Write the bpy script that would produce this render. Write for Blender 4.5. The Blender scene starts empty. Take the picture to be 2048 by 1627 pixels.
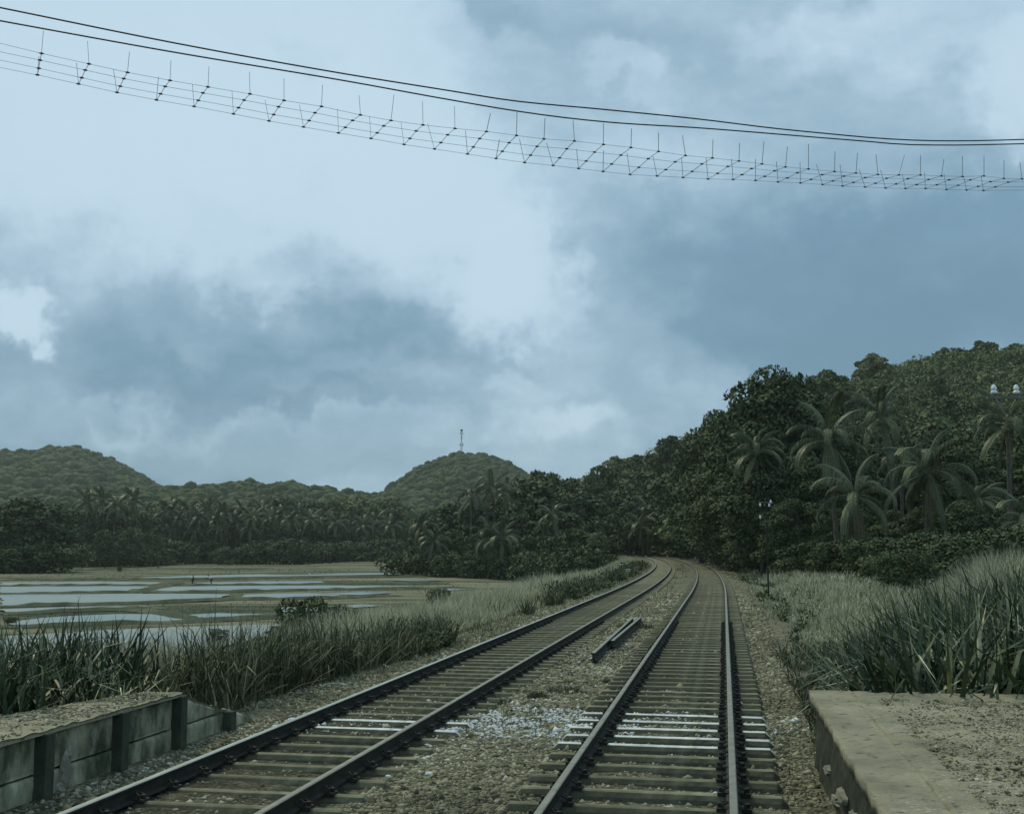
import bpy, bmesh, math, random
import numpy as np
from mathutils import Vector, Matrix

R = math.radians
rng = np.random.default_rng(7)
random.seed(7)
scene = bpy.context.scene
COL = scene.collection

# ------------------------------------------------------------------ camera
PITCH = math.atan(276.5 / 2300.0)
CAMZ = 2.25
FPX = 2300.0
cam_d = bpy.data.cameras.new('camera')
cam = bpy.data.objects.new('camera', cam_d)
COL.objects.link(cam)
cam_d.sensor_width = 36.0
cam_d.lens = 36.0 * FPX / 2048.0
cam_d.clip_start = 0.1
cam_d.clip_end = 9000.0
cam.location = (0, 0, CAMZ)
cam.rotation_euler = (math.pi / 2 + PITCH, 0, 0)
scene.camera = cam

def ray(px, py):
    u = px - 1024.0; v = 813.5 - py
    c, s = math.cos(PITCH), math.sin(PITCH)
    d = np.array([u, FPX * c - v * s, FPX * s + v * c])
    return d / np.linalg.norm(d)
def at_z(px, py, z):
    d = ray(px, py); t = (z - CAMZ) / d[2]
    return Vector((d[0] * t, d[1] * t, z))
def at_y(px, py, y):
    d = ray(px, py); t = y / d[1]
    return Vector((d[0] * t, y, CAMZ + d[2] * t))

# ------------------------------------------------------------------ colour management
scene.view_settings.view_transform = 'Standard'
scene.view_settings.look = 'None'
scene.view_settings.gamma = 1.0
scene.view_settings.exposure = 0.2
scene.render.engine = 'CYCLES'
scene.cycles.max_bounces = 5
scene.cycles.diffuse_bounces = 2
scene.cycles.volume_bounces = 0
scene.cycles.transparent_max_bounces = 4

# ------------------------------------------------------------------ node helpers
class NT:
    def __init__(s, tree): s.t = tree; s.n = tree.nodes; s.l = tree.links
    def new(s, typ, **kw):
        nd = s.n.new(typ)
        for k, v in kw.items(): setattr(nd, k, v)
        return nd
    def put(s, sock, v):
        if isinstance(v, bpy.types.NodeSocket): s.l.new(v, sock)
        else: sock.default_value = v
    def math(s, op, a, b=None, c=None, clamp=False):
        nd = s.new('ShaderNodeMath', operation=op, use_clamp=clamp)
        for i, v in enumerate((a, b, c)):
            if v is not None: s.put(nd.inputs[i], v)
        return nd.outputs[0]
    def vmath(s, op, a, b=None, sc=None):
        nd = s.new('ShaderNodeVectorMath', operation=op)
        s.put(nd.inputs[0], a)
        if b is not None: s.put(nd.inputs[1], b)
        if sc is not None: s.put(nd.inputs['Scale'], sc)
        return nd.outputs[0]
    def noise(s, vec, scale, detail=4, rough=.55, dist=0.0, out='Fac'):
        nd = s.new('ShaderNodeTexNoise')
        if vec is not None: s.l.new(vec, nd.inputs['Vector'])
        nd.inputs['Scale'].default_value = scale; nd.inputs['Detail'].default_value = detail
        nd.inputs['Roughness'].default_value = rough; nd.inputs['Distortion'].default_value = dist
        return nd.outputs[out]
    def ramp(s, fac, stops, interp='LINEAR'):
        nd = s.new('ShaderNodeValToRGB'); cr = nd.color_ramp; cr.interpolation = interp
        while len(cr.elements) < len(stops): cr.elements.new(0.5)
        for e, (p, c) in zip(cr.elements, stops):
            e.position = p; e.color = (*c, 1) if len(c) == 3 else c
        s.l.new(fac, nd.inputs[0]); return nd.outputs[0]
    def mix(s, f, a, b):
        nd = s.new('ShaderNodeMix', data_type='RGBA')
        s.put(nd.inputs[0], f)
        s.put(nd.inputs[6], (*a, 1) if isinstance(a, tuple) and len(a) == 3 else a)
        s.put(nd.inputs[7], (*b, 1) if isinstance(b, tuple) and len(b) == 3 else b)
        return nd.outputs[2]

def lin(r, g, b):
    f = lambda c: (c / 255 / 12.92) if c / 255 <= .04045 else ((c / 255 + .055) / 1.055) ** 2.4
    return (f(r), f(g), f(b))

# ------------------------------------------------------------------ world
SUN_EL, SUN_AZ = R(52), R(-35)
world = bpy.data.worlds.new('World'); scene.world = world
world.use_nodes = True
w = NT(world.node_tree); w.n.clear()
wout = w.new('ShaderNodeOutputWorld'); bg = w.new('ShaderNodeBackground')
w.l.new(bg.outputs[0], wout.inputs[0])
sky = w.new('ShaderNodeTexSky', sky_type='NISHITA')
sky.sun_disc = False; sky.sun_elevation = SUN_EL; sky.sun_rotation = SUN_AZ
tc = w.new('ShaderNodeTexCoord')
dirv = tc.outputs['Generated']
sep = w.new('ShaderNodeSeparateXYZ'); w.l.new(dirv, sep.inputs[0])
az = w.math('ARCTAN2', sep.outputs[0], sep.outputs[1])
el = w.math('ARCSINE', sep.outputs[2])
comb = w.new('ShaderNodeCombineXYZ'); w.l.new(az, comb.inputs[0]); w.l.new(el, comb.inputs[1])
nz1 = w.noise(dirv, 5.0, 5, .6, 0, 'Color')
nz2 = w.noise(dirv, 22.0, 4, .6, 0, 'Color')
off1 = w.vmath('SCALE', w.vmath('SUBTRACT', nz1, (.5, .5, .5)), sc=0.16)
off2 = w.vmath('SCALE', w.vmath('SUBTRACT', nz2, (.5, .5, .5)), sc=0.075)
pos = w.vmath('ADD', w.vmath('ADD', comb.outputs[0], off1), off2)
def dir_ae(px, py):
    d = ray(px, py); return math.atan2(d[0], d[1]), math.asin(d[2])
# cloud masses fixed on the celestial sphere: centre, half-widths, tilt, strength
BLOBS = [
 (330,150,760,420,0,.34),(600,360,480,260,.1,.22),(880,440,300,200,.5,.22),(1000,545,140,110,.3,.32),(1010,640,110,80,-.3,.22),(1140,600,90,60,0,.16),
 (60,330,260,160,0,.06),(120,520,300,120,0,-.02),(560,110,70,50,.5,-.20),(640,150,50,40,.7,-.16),(650,400,60,70,.3,-.16),(720,420,50,40,.3,.08),(430,450,90,40,.3,-.10),
 (1180,40,420,110,.25,-.02),(960,20,240,50,.35,-.14),(1500,190,420,90,.15,-.02),(1450,110,300,60,.1,-.05),(1880,50,420,110,0,.14),(2060,200,150,150,0,.34),(1300,180,140,50,.3,.12),(1620,60,200,50,0,.06),
 (1950,340,300,100,0,.02),(1560,330,300,100,.1,-.02),(1280,350,220,120,0,.09),
 (1740,560,600,240,-.1,-.32),(1500,480,350,130,.1,-.10),(1650,650,300,110,-.2,-.12),(1950,690,380,150,0,-.26),(1300,480,150,110,.3,-.06),(1230,560,120,90,.2,-.02),
 (1380,700,200,90,.5,.10),(1180,690,140,90,0,.10),(1150,812,140,50,0,.20),(1060,750,90,40,0,.14),(1240,800,90,40,0,.08),
 (420,680,800,120,0,-.07),(540,690,620,90,-.03,-.09),(650,745,520,70,0,-.10),(660,800,420,36,.02,-.18),(330,610,260,70,0,-.06),(880,700,200,60,0,-.06),(760,560,200,70,0,-.04),
 (0,600,100,60,.3,.50),(45,650,70,45,0,.34),(230,775,150,40,.2,.14),(80,720,420,110,0,-.11),(350,660,90,50,0,.06),(130,700,110,40,0,.05),
 (160,880,560,70,0,-.16),(500,880,420,40,0,.0),(330,955,400,60,0,-.14),(750,960,200,50,0,-.08),(560,600,160,40,.1,.08),(820,620,120,40,.2,.05),
 (1350,880,200,60,-.5,-.08),(1000,880,200,40,0,.05),
]
V = 0.50
acc = None
for (cx, cy, rx, ry, rot, amp) in BLOBS:
    a0, e0 = dir_ae(cx, cy)
    mp = w.new('ShaderNodeMapping', vector_type='TEXTURE')
    mp.inputs['Location'].default_value = (a0, e0, 0)
    mp.inputs['Rotation'].default_value = (0, 0, -rot)
    mp.inputs['Scale'].default_value = (rx * 1.25 / FPX, ry * 1.25 / FPX, 1)
    w.l.new(pos, mp.inputs[0])
    gr = w.new('ShaderNodeTexGradient', gradient_type='QUADRATIC_SPHERE'); w.l.new(mp.outputs[0], gr.inputs[0])
    # soften the peak of the quadratic falloff
    g = w.math('SMOOTH_MIN', w.math('MULTIPLY', gr.outputs['Fac'], 2.6), 1.0, .5)
    acc = w.math('MULTIPLY_ADD', g, amp, 0.53 if acc is None else acc)
fine = w.noise(w.vmath('MULTIPLY', dirv, (1, 1, 1.8)), 7.0, 8, .62)
fine2 = w.noise(w.vmath('MULTIPLY', dirv, (1, 1, 2.0)), 20.0, 6, .6)
acc = w.math('MULTIPLY_ADD', w.math('SUBTRACT', fine, .5), .30, acc)
fine3 = w.noise(w.vmath('MULTIPLY', dirv, (1, 1, 2.2)), 55.0, 5, .65)
acc = w.math('MULTIPLY_ADD', w.math('SUBTRACT', fine2, .5), .22, acc)
acc = w.math('MULTIPLY_ADD', w.math('SUBTRACT', fine3, .5), .07, acc)
acc = w.math('SMOOTH_MIN', acc, .88, .3)
acc = w.math('SMOOTH_MAX', acc, .12, .3)
cloud = w.ramp(acc, [(0.02, lin(106, 141, 164)), (.25, lin(124, 159, 182)), (.5, lin(155, 186, 206)), (.74, lin(192, 218, 235)), (.95, lin(200, 224, 240)), (1.0, lin(226, 242, 252))])
skyc = w.vmath('SCALE', sky.outputs[0], sc=0.05)
allc = w.mix(0.94, skyc, cloud)
w.l.new(allc, bg.inputs['Color'])
bg.inputs['Strength'].default_value = .89
world.cycles.sampling_method = 'MANUAL'
world.cycles.sample_map_resolution = 512

sun_d = bpy.data.lights.new('sun', 'SUN'); sun = bpy.data.objects.new('sun', sun_d); COL.objects.link(sun)
sun_d.energy = 1.5; sun_d.angle = R(12); sun_d.color = (1.0, .94, .62)
sd = Vector((math.sin(SUN_AZ) * math.cos(SUN_EL), math.cos(SUN_AZ) * math.cos(SUN_EL), math.sin(SUN_EL)))
sun.rotation_euler = sd.to_track_quat('Z', 'Y').to_euler()

# ------------------------------------------------------------------ materials
def mat(name, stops, scale=3.0, rough=.9, detail=5, bump=0.0, bscale=None, coord='Object', island=0.0, spec=.25, metal=0.0, sub=None, coords_scale=None, hue_obj=0.0):
    m = bpy.data.materials.new(name); m.use_nodes = True
    t = NT(m.node_tree); b = t.n['Principled BSDF']
    tcn = t.new('ShaderNodeTexCoord'); vec = tcn.outputs[coord]
    if coord == 'World':
        pass
    if coords_scale: vec = t.vmath('MULTIPLY', vec, coords_scale)
    f = t.noise(vec, scale, detail, .6)
    if island:
        g = t.new('ShaderNodeNewGeometry')
        f = t.math('MULTIPLY_ADD', t.math('SUBTRACT', g.outputs['Random Per Island'], .5), island, f)
    if hue_obj:
        oi = t.new('ShaderNodeObjectInfo')
        f = t.math('MULTIPLY_ADD', t.math('SUBTRACT', oi.outputs['Random'], .5), hue_obj, f)
    c = t.ramp(f, stops)
    t.l.new(c, b.inputs['Base Color'])
    b.inputs['Roughness'].default_value = rough
    b.inputs['Specular IOR Level'].default_value = spec
    b.inputs['Metallic'].default_value = metal
    if bump:
        bn = t.noise(vec, bscale or scale * 4, 6, .65)
        bp = t.new('ShaderNodeBump'); bp.inputs['Strength'].default_value = bump; bp.inputs['Distance'].default_value = .03
        t.l.new(bn, bp.inputs['Height']); t.l.new(bp.outputs[0], b.inputs['Normal'])
    return m

M = {}
M['leaf'] = mat('broad_leaves', [(.2, (.042, .064, .027)), (.5, (.062, .088, .036)), (.75, (.10, .125, .052)), (.93, (.21, .22, .11))], scale=.35, island=.45, rough=.75, hue_obj=.25)
M['leaf_hill'] = mat('hill_leaves', [(.2, (.06, .085, .036)), (.5, (.125, .155, .064)), (.8, (.20, .22, .095)), (.95, (.29, .285, .15))], scale=.12, island=.25, rough=.8, hue_obj=.6)
M['leaf_far'] = mat('far_leaves', [(.2, (.04, .056, .028)), (.5, (.065, .085, .04)), (.8, (.11, .12, .06))], scale=.02, island=.14, rough=.9)
M['palm'] = mat('palm_leaflets', [(.2, (.034, .05, .021)), (.5, (.07, .092, .036)), (.75, (.145, .16, .07)), (.95, (.34, .33, .17))], scale=.6, island=.35, rough=.5, hue_obj=.3, spec=.4)
M['rachis'] = mat('palm_rib', [(.3, (.15, .15, .085)), (.8, (.28, .26, .16))], scale=1, rough=.6)
M['bark'] = mat('bark', [(.3, (.05, .05, .04)), (.7, (.14, .13, .10))], scale=4, bump=.5)
M['grass'] = mat('grass_blades', [(.12, (.07, .09, .045)), (.36, (.17, .19, .105)), (.62, (.34, .33, .21)), (.9, (.52, .48, .33))], scale=.16, island=.55, coord='Object', rough=.8)
M['seed'] = mat('dry_seed_heads', [(.2, (.28, .28, .17)), (.5, (.50, .48, .32)), (.85, (.70, .65, .46))], scale=.12, island=.4, rough=.9)
M['grass_dark'] = mat('weed_leaves', [(.2, (.035, .05, .025)), (.5, (.075, .09, .046)), (.72, (.18, .18, .10)), (.9, (.42, .38, .24))], scale=.35, island=.5, rough=.7)
M['reed'] = mat('reed_blades', [(.15, (.026, .044, .018)), (.5, (.042, .066, .026)), (.74, (.08, .11, .042)), (.87, (.34, .35, .19)), (.96, (.60, .58, .40))], scale=.8, island=.75, rough=.55, spec=.4)
M['stone'] = mat('ballast_stone', [(.15, (.055, .055, .034)), (.45, (.18, .168, .105)), (.75, (.34, .31, .20)), (.97, (.60, .58, .48))], scale=.5, island=.7, rough=.9)
M['white_stone'] = mat('white_stone', [(.3, (.55, .56, .54)), (.8, (.8, .82, .82))], scale=6, rough=.8, island=.2)
M['rust'] = mat('rusty_rail_steel', [(.3, (.016, .016, .013)), (.6, (.035, .032, .026)), (.9, (.08, .07, .055))], scale=6, rough=.75, bump=.2)
M['polish'] = mat('worn_rail_head', [(.3, (.33, .34, .28)), (.7, (.50, .51, .46))], scale=8, rough=.38, metal=.75, coords_scale=(1, .1, 1))
M['dull_head'] = mat('dull_rail_head', [(.3, (.17, .165, .125)), (.7, (.30, .29, .24))], scale=5, rough=.5, metal=.3)
M['sleeper'] = mat('steel_trough_sleeper', [(.3, (.085, .085, .052)), (.55, (.185, .178, .11)), (.8, (.34, .32, .22))], scale=3, rough=.75, bump=.3, bscale=30, hue_obj=.2)
M['sleeper_side'] = mat('sleeper_flank_rust', [(.3, (.045, .045, .03)), (.55, (.095, .095, .063)), (.8, (.19, .18, .125))], scale=5, rough=.9, bump=.3, bscale=30)
M['limed'] = mat('limed_sleeper_crown', [(.3, (.30, .31, .27)), (.45, (.62, .64, .62)), (.8, (.88, .90, .90))], scale=6, detail=8, rough=.7)
M['clip'] = mat('rail_clip', [(.3, (.015, .015, .013)), (.7, (.035, .033, .028))], scale=10, rough=.7)
M['concrete'] = mat('stained_concrete', [(.34, (.05, .06, .038)), (.43, (.12, .135, .085)), (.52, (.26, .265, .175)), (.60, (.35, .35, .24)), (.72, (.58, .56, .43))], scale=2.6, detail=10, rough=.92, bump=.6, bscale=22, coords_scale=(1.3, 1.3, .7))
M['concrete_dark'] = mat('mossy_post_concrete', [(.3, (.035, .042, .03)), (.6, (.07, .08, .055)), (.9, (.17, .17, .12))], scale=3, detail=7, rough=.95, bump=.5, bscale=20)
M['mossy_shaded_wall'] = mat('mossy_wall_painted_shade', [(.3, (.028, .034, .022)), (.6, (.05, .058, .038)), (.85, (.14, .14, .095))], scale=5, detail=9, rough=.95, bump=.6, bscale=16)  # moss, plus the shade under the deck overhang painted into the colour
m = bpy.data.materials.new('gritty_platform_surface'); m.use_nodes = True
t = NT(m.node_tree); b = t.n['Principled BSDF']; ob = t.new('ShaderNodeTexCoord').outputs['Object']
c = t.ramp(t.noise(ob, 1.3, 8, .65), [(.3, (.13, .122, .075)), (.5, (.24, .22, .14)), (.7, (.33, .305, .20))])
fl = t.noise(t.vmath('MULTIPLY', ob, (.6, 1, 1)), 15, 6, .7); c = t.mix(t.ramp(fl, [(.36, (1,) * 3), (.44, (0,) * 3)]), c, (.06, .065, .045))
fp = t.noise(t.vmath('MULTIPLY', ob, (.7, 1.3, 1)), 34, 4, .7); big = t.noise(ob, .9, 3, .5)
c = t.mix(t.math('MULTIPLY', t.ramp(fp, [(.60, (0,) * 3), (.68, (1,) * 3)]), t.ramp(big, [(.42, (.1,) * 3), (.60, (1,) * 3)])), c, (.60, .62, .60))
t.l.new(c, b.inputs['Base Color']); b.inputs['Roughness'].default_value = .8
bp = t.new('ShaderNodeBump'); bp.inputs['Strength'].default_value = .8; bp.inputs['Distance'].default_value = .03
t.l.new(fl, bp.inputs['Height']); t.l.new(bp.outputs[0], b.inputs['Normal']); M['deck'] = m
M['coping'] = mat('platform_coping', [(.25, (.13, .128, .08)), (.42, (.23, .22, .14)), (.6, (.30, .285, .185)), (.9, (.42, .40, .30))], scale=2.5, detail=13, rough=.9, bump=.4, bscale=30)
M['wire'] = mat('dark_wire', [(.3, (.02, .022, .018)), (.7, (.04, .042, .034))], scale=5, rough=.6)
M['cage_wire'] = mat('galvanised_wire', [(.3, (.30, .38, .42)), (.7, (.38, .45, .48))], scale=5, rough=.5)
M['joint'] = mat('wire_clamp', [(.3, (.02, .02, .015)), (.7, (.05, .05, .03))], scale=5, rough=.6)
M['pole'] = mat('pole_steel', [(.3, (.018, .022, .017)), (.7, (.035, .04, .03))], scale=4, rough=.7)
M['pole_grey'] = mat('crossarm_steel', [(.3, (.12, .13, .10)), (.7, (.2, .2, .16))], scale=4, rough=.6)
M['porcelain'] = mat('porcelain', [(.3, (.78, .8, .8)), (.7, (.85, .87, .87))], scale=4, rough=.15, spec=.6)
M['white_paint'] = mat('white_paint', [(.3, (.6, .62, .6)), (.7, (.8, .82, .82))], scale=4, rough=.5)
M['mast_red'] = mat('mast_red_paint', [(.3, (.11, .09, .06)), (.7, (.14, .11, .07))], scale=4)
M['mast_pale'] = mat('mast_pale_paint', [(.3, (.25, .33, .38)), (.7, (.3, .38, .42))], scale=4)
M['mud'] = mat('bund_mud', [(.25, (.03, .045, .025)), (.5, (.065, .08, .045)), (.75, (.15, .155, .095))], scale=.5, detail=8, rough=.95, bump=.3)
M['skin'] = mat('brown_skin', [(.3, (.09, .05, .03)), (.7, (.12, .07, .045))], scale=4, rough=.6)
M['cloth_white'] = mat('white_cloth', [(.3, (.75, .77, .77)), (.7, (.85, .86, .86))], scale=8, rough=.9)
M['cloth_dark'] = mat('dark_cloth', [(.3, (.03, .04, .035)), (.7, (.05, .06, .05))], scale=8, rough=.9)
M['cloth_brown'] = mat('drab_cloth', [(.3, (.08, .09, .06)), (.7, (.13, .13, .09))], scale=8, rough=.9)
M['hair'] = mat('black_hair', [(.3, (.01, .01, .01)), (.7, (.02, .018, .015))], scale=8, rough=.5)
M['feather'] = mat('white_feathers', [(.3, (.8, .8, .8)), (.7, (.88, .88, .88))], scale=8, rough=.8)
M['beak'] = mat('yellow_beak', [(.3, (.5, .35, .05)), (.7, (.6, .4, .08))], scale=8, rough=.5)
M['plaster'] = mat('pale_plaster_patch', [(.3, (.16, .17, .13)), (.55, (.27, .26, .2)), (.8, (.5, .52, .5))], scale=5, detail=8, rough=.9, bump=.5, bscale=30)

# muddy water of the flooded paddies, sky reflection painted as blue base colour
m = bpy.data.materials.new('muddy_water_sky_tint'); m.use_nodes = True
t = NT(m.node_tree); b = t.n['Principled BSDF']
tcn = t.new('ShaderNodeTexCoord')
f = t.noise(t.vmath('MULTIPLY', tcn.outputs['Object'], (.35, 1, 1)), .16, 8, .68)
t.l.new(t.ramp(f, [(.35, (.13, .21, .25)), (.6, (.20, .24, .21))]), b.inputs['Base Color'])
t.l.new(t.ramp(f, [(.4, (.30,) * 3), (.66, (.5,) * 3)]), b.inputs['Roughness'])
b.inputs['IOR'].default_value = 1.33
bn = t.noise(tcn.outputs['Object'], 2.5, 3, .5)
bp = t.new('ShaderNodeBump'); bp.inputs['Strength'].default_value = .45; bp.inputs['Distance'].default_value = .05
t.l.new(bn, bp.inputs['Height']); t.l.new(bp.outputs[0], b.inputs['Normal'])
M['water'] = m

# ground: field / embankment / ballast chosen by a painted-by-place attribute
m = bpy.data.materials.new('ground_surface'); m.use_nodes = True
t = NT(m.node_tree); b = t.n['Principled BSDF']
tcn = t.new('ShaderNodeTexCoord'); ob = tcn.outputs['Object']
at = t.new('ShaderNodeAttribute', attribute_name='zone')
sz = t.new('ShaderNodeSeparateColor'); t.l.new(at.outputs['Color'], sz.inputs[0])
n1 = t.noise(ob, 2.2, 10, .7); n2 = t.noise(ob, .09, 8, .65); n3 = t.noise(t.vmath('MULTIPLY', ob, (.22, 1, 1)), .10, 9, .7)
bal = t.ramp(n1, [(.3, (.08, .08, .052)), (.5, (.20, .19, .125)), (.7, (.33, .305, .205))])
vo_ = t.new('ShaderNodeTexVoronoi'); vo_.inputs['Scale'].default_value = 19; t.l.new(t.vmath('ADD', ob, t.vmath('SCALE', t.noise(ob, 8, 3, .6, 0, 'Color'), sc=.06)), vo_.inputs['Vector'])
sc_ = t.new('ShaderNodeSeparateColor'); t.l.new(vo_.outputs['Color'], sc_.inputs[0])
cell = t.math('MULTIPLY', t.math('MULTIPLY_ADD', sc_.outputs[0], .9, .55), t.math('MULTIPLY_ADD', vo_.outputs['Distance'], -.9, 1.3))
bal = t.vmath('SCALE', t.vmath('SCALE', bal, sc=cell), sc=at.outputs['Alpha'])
gra = t.ramp(n2, [(.3, (.07, .085, .045)), (.5, (.14, .145, .085)), (.7, (.24, .225, .15))])
fie = t.ramp(n3, [(.38, (.045, .062, .035)), (.47, (.10, .11, .065)), (.55, (.22, .205, .135)), (.7, (.30, .27, .18))])
c = t.mix(sz.outputs[0], gra, bal)
c = t.mix(sz.outputs[1], c, fie)
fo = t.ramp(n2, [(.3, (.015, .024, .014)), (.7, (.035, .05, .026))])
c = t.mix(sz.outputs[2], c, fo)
t.l.new(c, b.inputs['Base Color']); b.inputs['Roughness'].default_value = .95; b.inputs['Specular IOR Level'].default_value = .15
bp = t.new('ShaderNodeBump'); bp.inputs['Strength'].default_value = .7; bp.inputs['Distance'].default_value = .06
t.l.new(t.math('SUBTRACT', t.noise(ob, 9, 8, .7), vo_.outputs['Distance']), bp.inputs['Height']); t.l.new(bp.outputs[0], b.inputs['Normal'])
M['ground'] = m

# ------------------------------------------------------------------ mesh + object helpers
def mesh_np(name, Vv, F, mats, midx=None, smooth=False):
    """F: (m,4) or (m,3) int array"""
    me = bpy.data.meshes.new(name)
    Vv = np.asarray(Vv, dtype=np.float32); F = np.asarray(F, dtype=np.int32)
    k = F.shape[1]
    me.vertices.add(len(Vv)); me.vertices.foreach_set('co', Vv.ravel())
    me.loops.add(F.size); me.loops.foreach_set('vertex_index', F.ravel())
    me.polygons.add(len(F)); me.polygons.foreach_set('loop_start', np.arange(0, F.size, k, dtype=np.int32))
    for mm in (mats if isinstance(mats, (list, tuple)) else [mats]): me.materials.append(mm)
    if midx is not None: me.polygons.foreach_set('material_index', np.asarray(midx, dtype=np.int32))
    me.update(calc_edges=True)
    if smooth: me.polygons.foreach_set('use_smooth', np.ones(len(F), dtype=bool))
    return me

class MB:
    """collects quads / tris of one mesh"""
    def __init__(s): s.v = []; s.f = []; s.mi = []
    def add(s, vs, fs, mi=0):
        o = len(s.v); s.v += [tuple(p) for p in vs]
        s.f += [tuple(o + i for i in f) for f in fs]; s.mi += [mi] * len(fs)
    def box(s, c, size, rot=None, mi=0, taper=1.0):
        x, y, z = (d / 2 for d in size); P = []
        for dz, tp in ((-z, 1), (z, taper)):
            for dx, dy in ((-x, -y), (x, -y), (x, y), (-x, y)): P.append(Vector((dx * tp, dy * tp, dz)))
        if rot is not None: P = [rot @ p for p in P]
        P = [p + Vector(c) for p in P]
        s.add(P, [(3, 2, 1, 0), (4, 5, 6, 7), (0, 1, 5, 4), (1, 2, 6, 5), (2, 3, 7, 6), (3, 0, 4, 7)], mi)
    def tube(s, pts, rad, n=6, mi=0, cap=True):
        pts = [Vector(p) for p in pts]
        if not hasattr(rad, '__len__'): rad = [rad] * len(pts)
        vs = []; up0 = Vector((0.13, 0.31, 1)).normalized()
        for i, p in enumerate(pts):
            d = (pts[min(i + 1, len(pts) - 1)] - pts[max(i - 1, 0)]).normalized()
            u = up0 if abs(d.dot(up0)) < .95 else Vector((1, 0, 0))
            a = d.cross(u).normalized(); bb = d.cross(a).normalized()
            for k in range(n):
                an = 2 * math.pi * k / n
                vs.append(p + (a * math.cos(an) + bb * math.sin(an)) * rad[i])
        fs = []
        for i in range(len(pts) - 1):
            for k in range(n):
                k2 = (k + 1) % n
                fs.append((i * n + k, i * n + k2, (i + 1) * n + k2, (i + 1) * n + k))
        if cap:
            fs.append(tuple(range(n))[::-1]); fs.append(tuple((len(pts) - 1) * n + k for k in range(n)))
        s.add(vs, fs, mi)
    def lathe(s, c, prof, n=12, mi=0, axis=None):
        c = Vector(c); vs = []
        for r, z in prof:
            for k in range(n):
                an = 2 * math.pi * k / n
                vs.append(c + Vector((r * math.cos(an), r * math.sin(an), z)))
        fs = []
        for i in range(len(prof) - 1):
            for k in range(n):
                k2 = (k + 1) % n
                fs.append((i * n + k, i * n + k2, (i + 1) * n + k2, (i + 1) * n + k))
        fs.append(tuple(range(n))[::-1]); fs.append(tuple((len(prof) - 1) * n + k for k in range(n)))
        s.add(vs, fs, mi)
    def mesh(s, name, mats, smooth=False):
        me = bpy.data.meshes.new(name); me.from_pydata(s.v, [], s.f)
        for mm in (mats if isinstance(mats, (list, tuple)) else [mats]): me.materials.append(mm)
        me.polygons.foreach_set('material_index', s.mi)
        if smooth: me.polygons.foreach_set('use_smooth', [True] * len(s.f))
        me.update(); return me

def ob_(name, me, parent=None, loc=(0, 0, 0), rz=0.0, sc=None):
    o = bpy.data.objects.new(name, me); COL.objects.link(o)
    o.location = loc; o.rotation_euler = (0, 0, rz)
    if sc is not None: o.scale = sc if hasattr(sc, '__len__') else (sc,) * 3
    if parent is not None: o.parent = parent
    return o
def tag(o, label=None, cat=None, group=None, kind=None):
    if label: o['label'] = label
    if cat: o['category'] = cat
    if group: o['group'] = group
    if kind: o['kind'] = kind
    return o
def thing(name, label, cat, loc=(0, 0, 0), rz=0.0, group=None, sc=None):
    o = ob_(name, None, None, loc, rz, sc); o.empty_display_size = .2
    return tag(o, label, cat, group)

# ------------------------------------------------------------------ the lie of the land
S0 = .183
def xr(y):
    y = np.asarray(y, dtype=float); e = np.clip(y - 52, 0, 380)
    base = .093 + S0 * y - .00034 * e ** 2
    return base - 2 * .00034 * 380 * np.clip(y - 432, 0, None)
def slope(y):
    y = np.asarray(y, dtype=float); return S0 - 2 * .00034 * np.clip(y - 52, 0, 380)
def P(n, y, z=0.0):
    m_ = float(slope(y)); q = math.sqrt(1 + m_ * m_)
    return Vector((float(xr(y)) + n / q, y - n * m_ / q, z))
def P_np(n, y):
    m_ = slope(y); q = np.sqrt(1 + m_ * m_)
    return xr(y) + n / q, y - n * m_ / q
def n_of(x, y):
    m_ = slope(y); q = np.sqrt(1 + m_ * m_); n = (x - xr(y)) / q
    y2 = y + n * m_ / q
    m_ = slope(y2); q = np.sqrt(1 + m_ * m_)
    return (x - xr(y2)) / q + (y2 - y) * 0
def sm(t): t = np.clip(t, 0, 1); return t * t * (3 - 2 * t)
FIELD = -3.85
def vnoise(x, y, s, seed=0):
    x = x / s; y = y / s
    xi = np.floor(x); yi = np.floor(y); fx = sm(x - xi); fy = sm(y - yi)
    h = lambda a, b_: np.modf(np.abs(np.sin(a * 127.1 + b_ * 311.7 + seed * 17.3) * 43758.5453))[0]
    return ((h(xi, yi) * (1 - fx) + h(xi + 1, yi) * fx) * (1 - fy) + (h(xi, yi + 1) * (1 - fx) + h(xi + 1, yi + 1) * fx) * fy) - .5

RIDGES = [
 # distance, depth before, canopy height, outline in directions
 (1300, 700, 19, [(-900, 960), (-400, 925), (0, 897), (60, 893), (150, 888), (230, 912), (300, 950), (345, 977), (420, 1015), (600, 1075)]),
 (800, 330, 15, [(-900, 985), (-300, 965), (330, 966), (400, 957), (470, 953), (560, 957), (640, 965), (720, 977), (800, 970), (900, 976), (1100, 970), (1300, 1010), (1500, 1060)]),
 (1080, 500, 13, [(680, 1075), (760, 985), (800, 955), (850, 922), (920, 901), (970, 905), (1020, 928), (1060, 948), (1120, 975), (1220, 1060)]),
 (640, 190, 12, [(1040, 1080), (1110, 1010), (1165, 955), (1240, 932), (1360, 884), (1450, 850), (1560, 820), (1700, 800), (2048, 780), (2600, 800)]),
 (400, 230, 11, [(1060, 1080), (1110, 1010), (1165, 950), (1240, 928), (1360, 882), (1500, 815), (1640, 768), (1760, 722), (1900, 702), (2048, 684), (2300, 655), (2900, 650), (3600, 800)]),
]
RG = []
for Rd, W, ch, pts in RIDGES:
    A = []; H = []
    for px, py in pts:
        d = ray(px, py); A.append(math.atan2(d[0], d[1])); H.append(CAMZ + Rd * d[2] / math.hypot(d[0], d[1]) - ch)
    RG.append((Rd, W, np.array(A), np.array(H)))

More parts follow.
